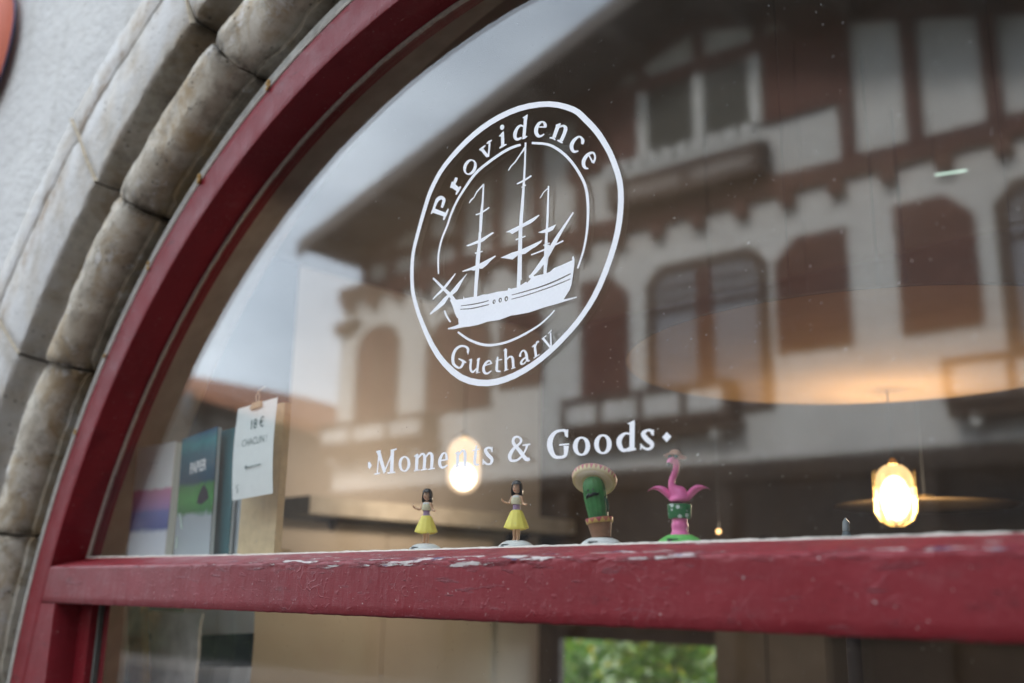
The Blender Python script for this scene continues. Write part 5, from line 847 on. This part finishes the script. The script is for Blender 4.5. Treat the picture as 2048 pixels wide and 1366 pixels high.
for q, (dx, c, h, lab) in enumerate(((.0, (.03, .13, .15), .318, 'teal spined magazine directly right of the titled one'), (.024, (.45, .50, .53), .30, 'pale grey magazine leaning between the teal one and the pine stand'), (.045, (.52, .56, .60), .285, 'white edged magazine nearest the pine stand'))):
    m_ = thing('magazine', lab, 'magazine', (-2.322+dx, .10+.016*q, SZ), R(-4), 'magazines stacked on the sill')
    T2 = Matrix.Rotation(R(-1+2.5*q), 4, 'Y')
    MB().box((-.10, 0, 0), (.103, .003, h)).build('cover', plain('magazine_cover', c, .45, .1, 12), m_, False, T2); MB().box((-.099, .0032, 0), (.102, .010, h-.002)).build('pages', plain('paper_edge', (.6, .64, .66), .8, .05, 200), m_, False, T2)

# things behind the lower pane
t = thing('wooden_batten', 'ochre wooden batten leaning upright inside the lower pane', 'batten', (-2.745, .15, EYE-.155))
MB().box((-.040, -.012, -.9), (.040, .012, .30), .003).build('batten', plain('ochre_wood', (.48, .28, .09), .6, .25, 25), t, False, Matrix.Rotation(R(-16), 4, 'Y'))
t = thing('white_board', 'scuffed white panel with a dark bolt hole behind the lower pane', 'board', (-2.68, .2, .6))
b = MB(); e = []
for i in range(26):
    z = 1.2*i/25*.74; e.append((.165+.016*noise.noise(Vector((z*14, 1, 2)))+.012*noise.noise(Vector((z*45, 5, 2))), z))
b.prism([(-.19, 0)]+e+[(-.19, .888)], 0, .008); b.build('panel', plain('scuffed_white', (.80, .81, .82), .7, .25, 14), t)
MB().lathe([(.001, -.004), (.010, -.003), (.012, 0), (.001, .001)], 16, Matrix.Translation((-.112, -.001, .818)) @ Matrix.Rotation(R(90), 4, 'X')).build('bolt_hole', BLACKM, t, True)
t = thing('striped_garment', 'white garment with a broad navy band hanging behind the lower pane', 'garment', (-2.55, .3, EYE-.75))
b = MB(); nx, nz_ = 40, 30; vs = []
for i in range(nz_+1):
    for k in range(nx+1):
        x = -.20+.33*k/nx; z = .72*i/nz_
        y = .016*math.sin(k*.55+.8*math.sin(i*.2))+.012*noise.noise(Vector((x*14, z*6, 0)))-.05*max(0, (.35-k/nx))
        vs.append((x+.01*noise.noise(Vector((z*9, x, 3))), y, z))
b.add(vs, [(i*(nx+1)+k, i*(nx+1)+k+1, (i+1)*(nx+1)+k+1, (i+1)*(nx+1)+k) for i in range(nz_) for k in range(nx)])
tt = NT('navy_banded_cloth'); sx = tt.new('SeparateXYZ'); tc = tt.new('TexCoord'); tt.lk(tc.outputs['Object'], sx.inputs[0])
zz = tt.math('SUBTRACT', sx.outputs['Z'], tt.math('MULTIPLY', sx.outputs['X'], .06))
c = tt.ramp(zz, [(.0, (.82, .84, .88)), (.545, (.010, .014, .05)), (.632, (.82, .84, .88))]); 
for n_ in tt.n:
    if n_.type == 'VALTORGB': n_.color_ramp.interpolation = 'CONSTANT'
tt.set(c, .9, .1); b.build('cloth', tt.m, t, True)
MB().tube([(-.18, .02, .70), (-.03, .02, .745), (.12, .02, .70)], .006, 8).build('hanger', WOOD, t, True)
t = thing('small_bottle', 'small grey bottle with pointed top near the right lamp', 'bottle', (-.88, .6, EYE-.02))
MB().lathe([(.001, 0), (.02, 0), (.021, .01), (.021, .09), (.012, .125), (.007, .145), (.001, .146)], 20).build('bottle_body', plain('grey_glass', (.16, .20, .22), .2), t, True)
MB().lathe([(.001, .146), (.0068, .146), (.0060, .162), (.001, .170)], 14).build('bottle_cap', plain('pewter_cap', (.32, .36, .38), .4), t, True)
tb = thing('bottle_stand', 'slender dark pole stand inside the room carrying the small grey bottle', 'stand', (-.88, .6, .02))
MB().lathe([(.001, EYE-.056), (.055, EYE-.056), (.055, EYE-.0415), (.001, EYE-.0415)], 24).build('top_plate', DK, tb, True)
MB().tube([(0, 0, .02), (0, 0, EYE-.057)], .014, 10).build('pole', DK, tb, True)
MB().lathe([(.001, 0), (.16, 0), (.15, .015), (.02, .03), (.001, .03)], 28).build('foot', DK, tb, True)

# ------------------------------------------------------------------ the half-timbered house across the street (seen in the glass)
AL = R(-5)
def HM(dy=0): return None
hs = thing('timbered_house', 'white Basque house with oxblood timbers, shutters and wide gable reflected in the window', 'house', (-8, -11, 0), AL)
WH = plain('white_house_render', (.70, .70, .69), .9, .10, .9, .2); TIM = plain('oxblood_timber', (.125, .052, .040), .7, .3, 3)
SHUT = plain('oxblood_shutter', (.125, .043, .030), .6, .15, 4); SOF = plain('grey_soffit', (.16, .14, .13), .85, .2, 2)
TILE = plain('terracotta_tiles', (.30, .13, .075), .85, .3, 4, bump=.4); FR = plain('dark_brown_frame', (.09, .055, .04), .6)
DGL = plain('dark_room', (.02, .02, .025), .8); CURT = plain('net_curtain', (.30, .30, .33), .9)
E_ = EYE; SFD = plain('very_dark_brown_paint', (.026, .018, .014), .6, .2, 3)
UL, UR = -8.1, 8.3
def gz(u): return E_+9.12-.325*abs(u)          # underside of the roof along the wall
# walls: y<0 is behind the face (face at y=0, towards the shop = +y)
b = MB(); b.box((UL, -6, E_+1.86), (UR, 0, E_+5.66))
b.prism([(UL+.5, E_+5.66), (UR-.5, E_+5.66), (UR-.5, gz(UR-.5)), (0, gz(0)), (UL+.5, gz(UL+.5))], -6, -.03)
b.build('wall', WH, hs)
b = MB(); b.box((UL, -6, .0), (UR, -.9, E_+1.86)); b.build('shop_back_wall', plain('dark_shop_interior', (.014, .012, .011), .9), hs)
for u in (-8.0, -5.2, -2.6, .2, 3.0, 5.8, 8.0): MB().box((u-.12, -.5, .08), (u+.12, -.02, E_+1.855)).build('shopfront_post', SFD, hs)
MB().box((UL, -.45, E_+1.60), (UR, .04, E_+1.858)).build('shopfront_fascia', SFD, hs)
for u0, u1 in ((-7.88, -5.32), (-5.08, -2.72), (-2.48, .08), (.32, 2.88), (3.12, 5.68), (5.92, 7.88)):
    MB().box((u0+.01, -.3, .08), (u1-.01, -.24, 1.0)).build('stall_riser', SFD, hs)
    MB().box((u0+.01, -.28, 1.01), (u1-.01, -.27, E_+1.595)).build('shopfront_pane', plain('dark_shop_glass', (.010, .011, .013), .25, .1, 3, .25), hs)
# beam, joists and posts of the upper floor
MB().box((UL-.05, -.02, E_+5.64), (UR+.05, .10, E_+5.94), .01).build('beam', TIM, hs)
jm = None
for k in range(23):
    u = -7.85+.715*k
    if jm is None: jm = MB().box((-.10, -.02, E_+5.42), (.10, .17, E_+5.637), .012).build('joist', TIM, hs); jm.location.x = u
    else:
        c = jm.copy(); COL.objects.link(c); c.parent = hs; c.location.x = u
for u in (-7.45, -6.75, -5.82, -4.95, -4.05, -3.13, -2.2, 2.35, 3.26, 4.25, 5.3, 6.4, 7.5):
    MB().box((u-.105, -.02, E_+5.945), (u+.105, .06, gz(abs(u)+.1)-.02)).build('post', TIM, hs)
for s_ in (-1, 1):   # rafters under the roof line
    MB().prism([(s_*7.6, gz(7.6)-.30), (0, gz(0)-.30), (0, gz(0)-.02), (s_*7.6, gz(7.6)-.02)], -.02, .075).build('rafter', TIM, hs)
MB().box((-2.08, -.02, E_+8.0), (2.23, .055, E_+8.26)).build('head_rail', TIM, hs)
MB().box((-7.4, -.02, E_+6.5-.2), (-4.95, .05, E_+6.5-.02)).build('mid_rail', TIM, hs)
for u in (-1.0, .07, 1.1): MB().box((u-.09, -.02, E_+8.262), (u+.09, .055, gz(abs(u))-.32)).build('strut', TIM, hs)
MB().prism([(-2.9, E_+7.9), (-2.6, E_+7.9), (-1.15, E_+8.62), (-1.35, E_+8.70)], -.02, .05).build('brace', TIM, hs)
MB().prism([(-2.5, E_+6.85), (-2.3, E_+6.72), (-2.1, E_+7.95), (-2.3, E_+7.95)], -.02, .045).build('brace', TIM, hs)
# windows: a helper for a chamfered-head window with two leaves
def hwin(uc, z0, z1, hw, panes=True, cham=.28):
    f = MB(); out = [(uc-hw, z0), (uc+hw, z0), (uc+hw, z1-cham), (uc+hw-cham*.9, z1), (uc-hw+cham*.9, z1), (uc-hw, z1-cham)]
    i_ = .17; inn = [(uc-hw+i_, z0+i_*.6), (uc+hw-i_, z0+i_*.6), (uc+hw-i_, z1-cham-.06), (uc+hw-cham*.9-.07, z1-.16), (uc-hw+cham*.9+.07, z1-.16), (uc-hw+i_, z1-cham-.06)]
    n = 6; vs = [(x, .035, z) for x, z in out]+[(x, .035, z) for x, z in inn]+[(x, .004, z) for x, z in out]+[(x, .004, z) for x, z in inn]
    fs = [(k, (k+1) % n, n+(k+1) % n, n+k) for k in range(n)]+[(2*n+k, k, (k+1) % n, 2*n+(k+1) % n)[::-1] for k in range(n)]+[(n+k, n+(k+1) % n, 3*n+(k+1) % n, 3*n+k) for k in range(n)]
    w = f.add(vs, fs).build('window', FR, hs)
    m = MB(); m.box((uc-.15, .004, z0+.1), (uc+.13, .03, z1-.165)); m.build('mullion', TIM, w)
    for s_ in (-1, 1):
        a, c = (uc-hw+i_, uc-.155) if s_ < 0 else (uc+.135, uc+hw-i_)
        MB().box((a, .005, z0+.10), (c, .009, z1-.17)).build('pane', CURT, w)
        g_ = MB(); zt_ = z1-.75
        g_.box((a, .010, zt_-.04), (c, .022, zt_+.04))
        for q in range(1, 4): x = a+(c-a)*q/4; g_.box((x-.018, .010, zt_+.045), (x+.018, .020, z1-.18))
        for q in range(1, 3): z = zt_+(z1-.2-zt_)*q/3; g_.box((a, .0205, z-.016), (c, .024, z+.016))
        g_.build('glazing_bars', FR, w)
    return w
hwin(.05, E_+2.55, E_+4.98, 1.02)
hwin(5.12, E_+2.55, E_+5.10, 1.02)
def shutter(u0, u1, z0, z1, ch):
    c = .33
    P_ = [(u0, z0), (u1, z0)]+([(u1, z1-c), (u1-c, z1)] if ch > 0 else [(u1, z1)])+([(u0+c, z1), (u0, z1-c)] if ch < 0 else [(u0, z1)])
    MB().prism(P_, .004, .05).build('shutter', SHUT, hs)
    b = MB()
    for q in (.18, .5, .8): z = z0+(z1-z0)*q; b.box((u0+.05, .051, z-.05), (u1-.05, .062, z+.05))
    sh_ = [o for o in COL.objects if o.parent == hs and o.name.startswith('shutter')][-1]
    b.build('ledge', SHUT, sh_)
shutter(-2.20, -1.29, E_+2.62, E_+4.98, 1); shutter(1.17, 2.23, E_+3.32, E_+4.96, -1)
shutter(2.88, 3.87, E_+3.33, E_+5.10, 1); shutter(6.30, 7.3, E_+3.33, E_+5.10, -1)
# box balconies with white panels
def balcony(u0, u1, z0, z1, n, dep=.42):
    b = MB(); b.box((u0, .02, z0), (u1, dep, z0+.09)); b.box((u0, dep-.06, z1-.09), (u1, dep, z1))
    b.box((u0, .02, z0-.14), (u1+.05, dep*.8, z0-.005))
    for q in range(n+1):
        u = u0+(u1-u0)*q/n; u = min(max(u, u0+.05), u1-.05); b.box((u-.05, dep-.062, z0+.091), (u+.05, dep-.002, z1-.091))
    for u in (u0+.03, u1-.03): b.box((u-.03, .02, z1-.09), (u+.03, dep-.061, z1-.01)); b.box((u-.025, .03, z0+.09), (u+.025, dep-.07, z1-.1))
    bl = b.build('balcony', FR, hs)
    for q in range(n):
        a, c = u0+(u1-u0)*q/n+.055, u0+(u1-u0)*(q+1)/n-.055
        MB().box((a, dep-.045, z0+.12), (c, dep-.03, z1-.12)).build('balcony_panel', WH, bl)
    for u in (u0+.3, u1-.3): MB().prism([(u-.06, z0-.141), (u+.06, z0-.141), (u+.06, z0-.26), (u-.06, z0-.26)], .004, dep*.7).build('bracket', WH, bl)
balcony(-2.33, .57, E_+2.44, E_+2.98, 4); balcony(3.42, 6.5, E_+2.3, E_+2.86, 4); balcony(-8.15, -5.3, E_+2.62, E_+3.1, 3)
# arched openings on the left with shutters inside
def arch_open(u0, u1, z0, z1, half=False):
    n = 14; P_ = [(u0, z0), (u1, z0)]; r_ = (u1-u0)/2; hh = .55*r_
    P_ += [((u0+u1)/2+r_*math.cos(R(180*k/n)), z1-hh*1.4+hh*1.4*math.sin(R(180*k/n))) for k in range(n+1)]
    w = MB().prism(P_, -.02, .014).build('arched_window', FR, hs)
    Q_ = [((u0+u1)/2+(x-(u0+u1)/2)*.86, z0+.06+(z-z0)*.93) for x, z in P_]
    MB().prism(Q_, .0145, .022).build('inner_shutter', SHUT, w)
    MB().box((u0+(u1-u0)*.52, .0225, z0+.1), (u0+(u1-u0)*.58, .05, z1-.25)).build('mullion', FR, w)
arch_open(-7.62, -6.4, E_+3.0, E_+5.05); arch_open(-5.72, -4.1, E_+3.1, E_+4.95); arch_open(-3.95, -2.98, E_+3.36, E_+4.86)
b = MB(); b.prism([(UL-.02, E_+5.2), (UL+.6, E_+5.2), (UL+.35, E_+5.02), (UL-.02, E_+4.95)], -.2, .18); b.build('corbel', FR, hs)
# upper window, its shutters and flower box
uw = MB()
for u in (-.92, .10, 1.05): uw.box((u-.12, .03, E_+6.86), (u+.06, .07, E_+7.98))
uwo = uw.build('window', WH, hs)
for a, c in ((-.86, -.03), (.17, .92)): MB().box((a, .031, E_+6.9), (c, .04, E_+7.96)).build('pane', plain('olive_pane', (.06, .06, .045), .3), uwo)
MB().box((-2.09, .005, E_+6.86), (-1.06, .05, E_+7.98)).build('shutter', SHUT, hs); MB().box((1.13, .005, E_+6.82), (2.23, .05, E_+7.98)).build('shutter', SHUT, hs)
fb = MB().box((-1.42, .02, E_+5.945), (1.20, .40, E_+6.50), .01).build('flower_box', FR, hs)
for a, c in ((-1.25, -.1), (.1, 1.05)): MB().box((a, .401, E_+6.05), (c, .412, E_+6.24)).build('box_panel', plain('dull_panel', (.28, .24, .22), .8), fb)
b = None
for k in range(10):
    u = -1.36+.265*k
    if b is None: b = MB().box((-.095, .30, E_+6.502), (.095, .44, E_+6.70), .01).build('dentil', WH, fb); b.location.x = u
    else: c = b.copy(); COL.objects.link(c); c.parent = fb; c.location.x = u
MB().box((-1.44, .33, E_+6.50-.09), (1.22, .415, E_+6.50-.002)).build('box_ledge', WH, fb)
# roof: overhanging slabs with grey boarded underside
OV = 1.25
for s_ in (-1, 1):
    P_ = [(0, gz(0)+.0), (s_*8.1, gz(8.1)), (s_*8.1, gz(8.1)+.14), (0, gz(0)+.14)]
    r_ = MB().prism(P_, -6.6, OV).build('roof', SOF, hs)
    P_ = [(0, gz(0)+.145), (s_*8.2, gz(8.2)+.145), (s_*8.2, gz(8.2)+.27), (0, gz(0)+.27)]
    MB().prism(P_, -6.7, OV-.12).build('roof_tiles', TILE, r_)
    for k in range(5):
        u = s_*(.9+1.65*k)
        MB().box((u-.09, .08, gz(abs(u))-.30), (u+.09, OV-.1, gz(abs(u))-.02 if False else gz(abs(u)+.09)-.005)).build('purlin', SOF, r_)
    MB().prism([(0, gz(0)-.18), (s_*8.1, gz(8.1)-.18), (s_*8.1, gz(8.1)-.002), (0, gz(0)-.002)], OV-.06, OV+.02).build('barge_board', SOF, r_)
ch = MB(); ch.box((-1.5, -2.2, gz(1.5)+.28), (-.8, -1.5, gz(0)+1.5)); ch.box((-1.58, -2.28, gz(0)+1.501), (-.72, -1.42, gz(0)+1.62)); ch.build('chimney', WH, hs)

# lower neighbour further along the street, with a dish on its wall
nb = thing('neighbour_house', 'low grey house with terracotta roof edge left of the timbered house', 'house', (-20.6, -11.6, 0), R(-3))
b = MB(); b.prism([(-8, 0), (3.6, 0), (3.6, E_+3.0), (-8, E_+6.2)], -7, 0); b.build('wall', plain('grey_house_render', (.06, .057, .055), .9, .1, 2), nb)
b = MB(); b.prism([(-8.6, E_+6.37), (4.1, E_+2.87), (4.1, E_+3.1), (-8.6, E_+6.65)], -7.3, .45); b.build('roof', TILE, nb)
for u in (-5.5, -2.4): w = MB().box((u-.5, .003, 3.2), (u+.5, .03, 4.7)).build('window', FR, nb); MB().box((u-.42, .031, 3.28), (u+.42, .036, 4.62)).build('pane', DGL, w)
MB().box((-1.6, .003, .0), (-.6, .04, 2.2)).build('door', FR, nb)
ds = thing('satellite_dish', 'round grey dish fixed to the wall of the low grey house', 'dish', (-23.4, -11.05, E_+4.5), R(60))
MB().lathe([(.001, -.10), (.20, -.085), (.38, -.04), (.46, .0), (.47, .006), (.45, .006), (.36, -.025), (.2, -.06), (.001, -.075)], 32, Matrix.Rotation(R(-90), 4, 'X')).build('reflector', plain('dish_grey', (.30, .34, .37), .6), ds, True)
MB().tube([(0, -.08, 0), (0, -.3, -.1), (.2, -.45, -.3)], .03, 8).build('bracket', FR, ds, True)
MB().tube([(0, -.06, -.38), (0, .35, -.1)], .015, 6).build('feed_arm', FR, ds)

# plain houses that close the street on the right (out of view, added to shade the arch)
def added_plain_house(name, label, loc, rz, w, d, h, mat, nwin):
    t = thing(name, label, 'house', loc, rz)
    MB().box((-w/2, -d, 0), (w/2, 0, h)).build('wall', mat, t)
    P_ = [(-w/2-.5, h), (w/2+.5, h), (0, h+w*.17)]; MB().prism(P_, -d-.4, .5).build('roof', TILE, t)
    for q in range(nwin):
        for z in (1.1, 3.9):
            u = -w/2+w*(q+.5)/nwin; f = MB().box((u-.55, .003, z), (u+.55, .04, z+1.7)).build('window', FR, t); MB().box((u-.46, .041, z+.09), (u+.46, .046, z+1.61)).build('pane', DGL, f)
    MB().box((-.5, .003, .1), (.5, .045, .98)).build('door_panel', SHUT, t)
added_plain_house('shade_corner_house', 'unseen grey rendered house added on the far side of the street to shade the arch', (7.6, -11.6, 0), R(-5), 11, 8, 8.2, plain('shade_house_warm_grey', (.15, .135, .12), .9, .1, 2), 4)
added_plain_house('shade_end_house', 'unseen house with brown walls added across the end of the street to shade the arch', (14, -5, 0), R(-88), 18, 8, 10.5, plain('shade_house_brown', (.12, .10, .085), .9, .1, 2), 5)

hg = thing('added_hedge', 'dark clipped greenery added along the foot of the low grey house to darken the reflection', 'added_hedge', (-24, -10.4, .10), R(-3))  # added greenery that darkens what the lower pane mirrors
b = MB(); vs = []; nx = 60
hp = [(.45, 0), (.5, .6), (.48, 1.4), (.3, 1.8), (-.2, 1.85), (-.45, 1.5), (-.45, 0)]
for i in range(nx+1):
    x = -9+18*i/nx
    for y, z in hp: q = noise.noise(Vector((x*1.3, y*2, z*2))); vs.append((x, y+.12*q, max(0, z+.16*q*(z > 0))))
m = len(hp); b.add(vs, [(i*m+k, i*m+k+1, (i+1)*m+k+1, (i+1)*m+k) for i in range(nx) for k in range(m-1)]+[tuple(range(m)), tuple(nx*m+k for k in range(m))])
for q in range(2600):
    x = random.uniform(-9, 9); k = random.choice((0, 1, 2, 3, 4)); t_ = random.random()
    y = hp[k][0]*(1-t_)+hp[k+1][0]*t_; z = hp[k][1]*(1-t_)+hp[k+1][1]*t_; s_ = random.uniform(.05, .11)
    a = Vector((random.gauss(0, 1), random.gauss(0, 1), random.gauss(0, 1))).normalized(); w = a.orthogonal().normalized(); p = Vector((x, y+.06, z+.05))
    b.add([p-a*s_, p+w*s_*.5, p+a*s_, p-w*s_*.5], [(0, 1, 2, 3)])
b.build('foliage', HEDGE, hg)  # leaves of the added hedge, there to darken the reflection

pw = thing('shade_screen', 'unseen dark board screen added right of the camera to shade rail and reveal', 'shade_screen', (1.15, -1.45, .10))  # boards out of view, put in to keep light off rail and reveal
for q in range(10): MB().box((0, -1.28+.257*q, 0), (.045+.006*(q % 2), -1.28+.257*q+.25, 3.3), .004).build('board', plain('shade_screen_dark_board', (.045, .032, .025), .7, .25, 9) if q == 0 else bpy.data.materials['shade_screen_dark_board'], pw)
MB().box((-.10, -1.36, 3.302), (.9, 1.29, 3.38), .006).build('shade_screen_roof', SFD, pw)
MB().box((.7, -1.3, 0), (.8, -1.2, 3.30), .006).build('post', SFD, pw)
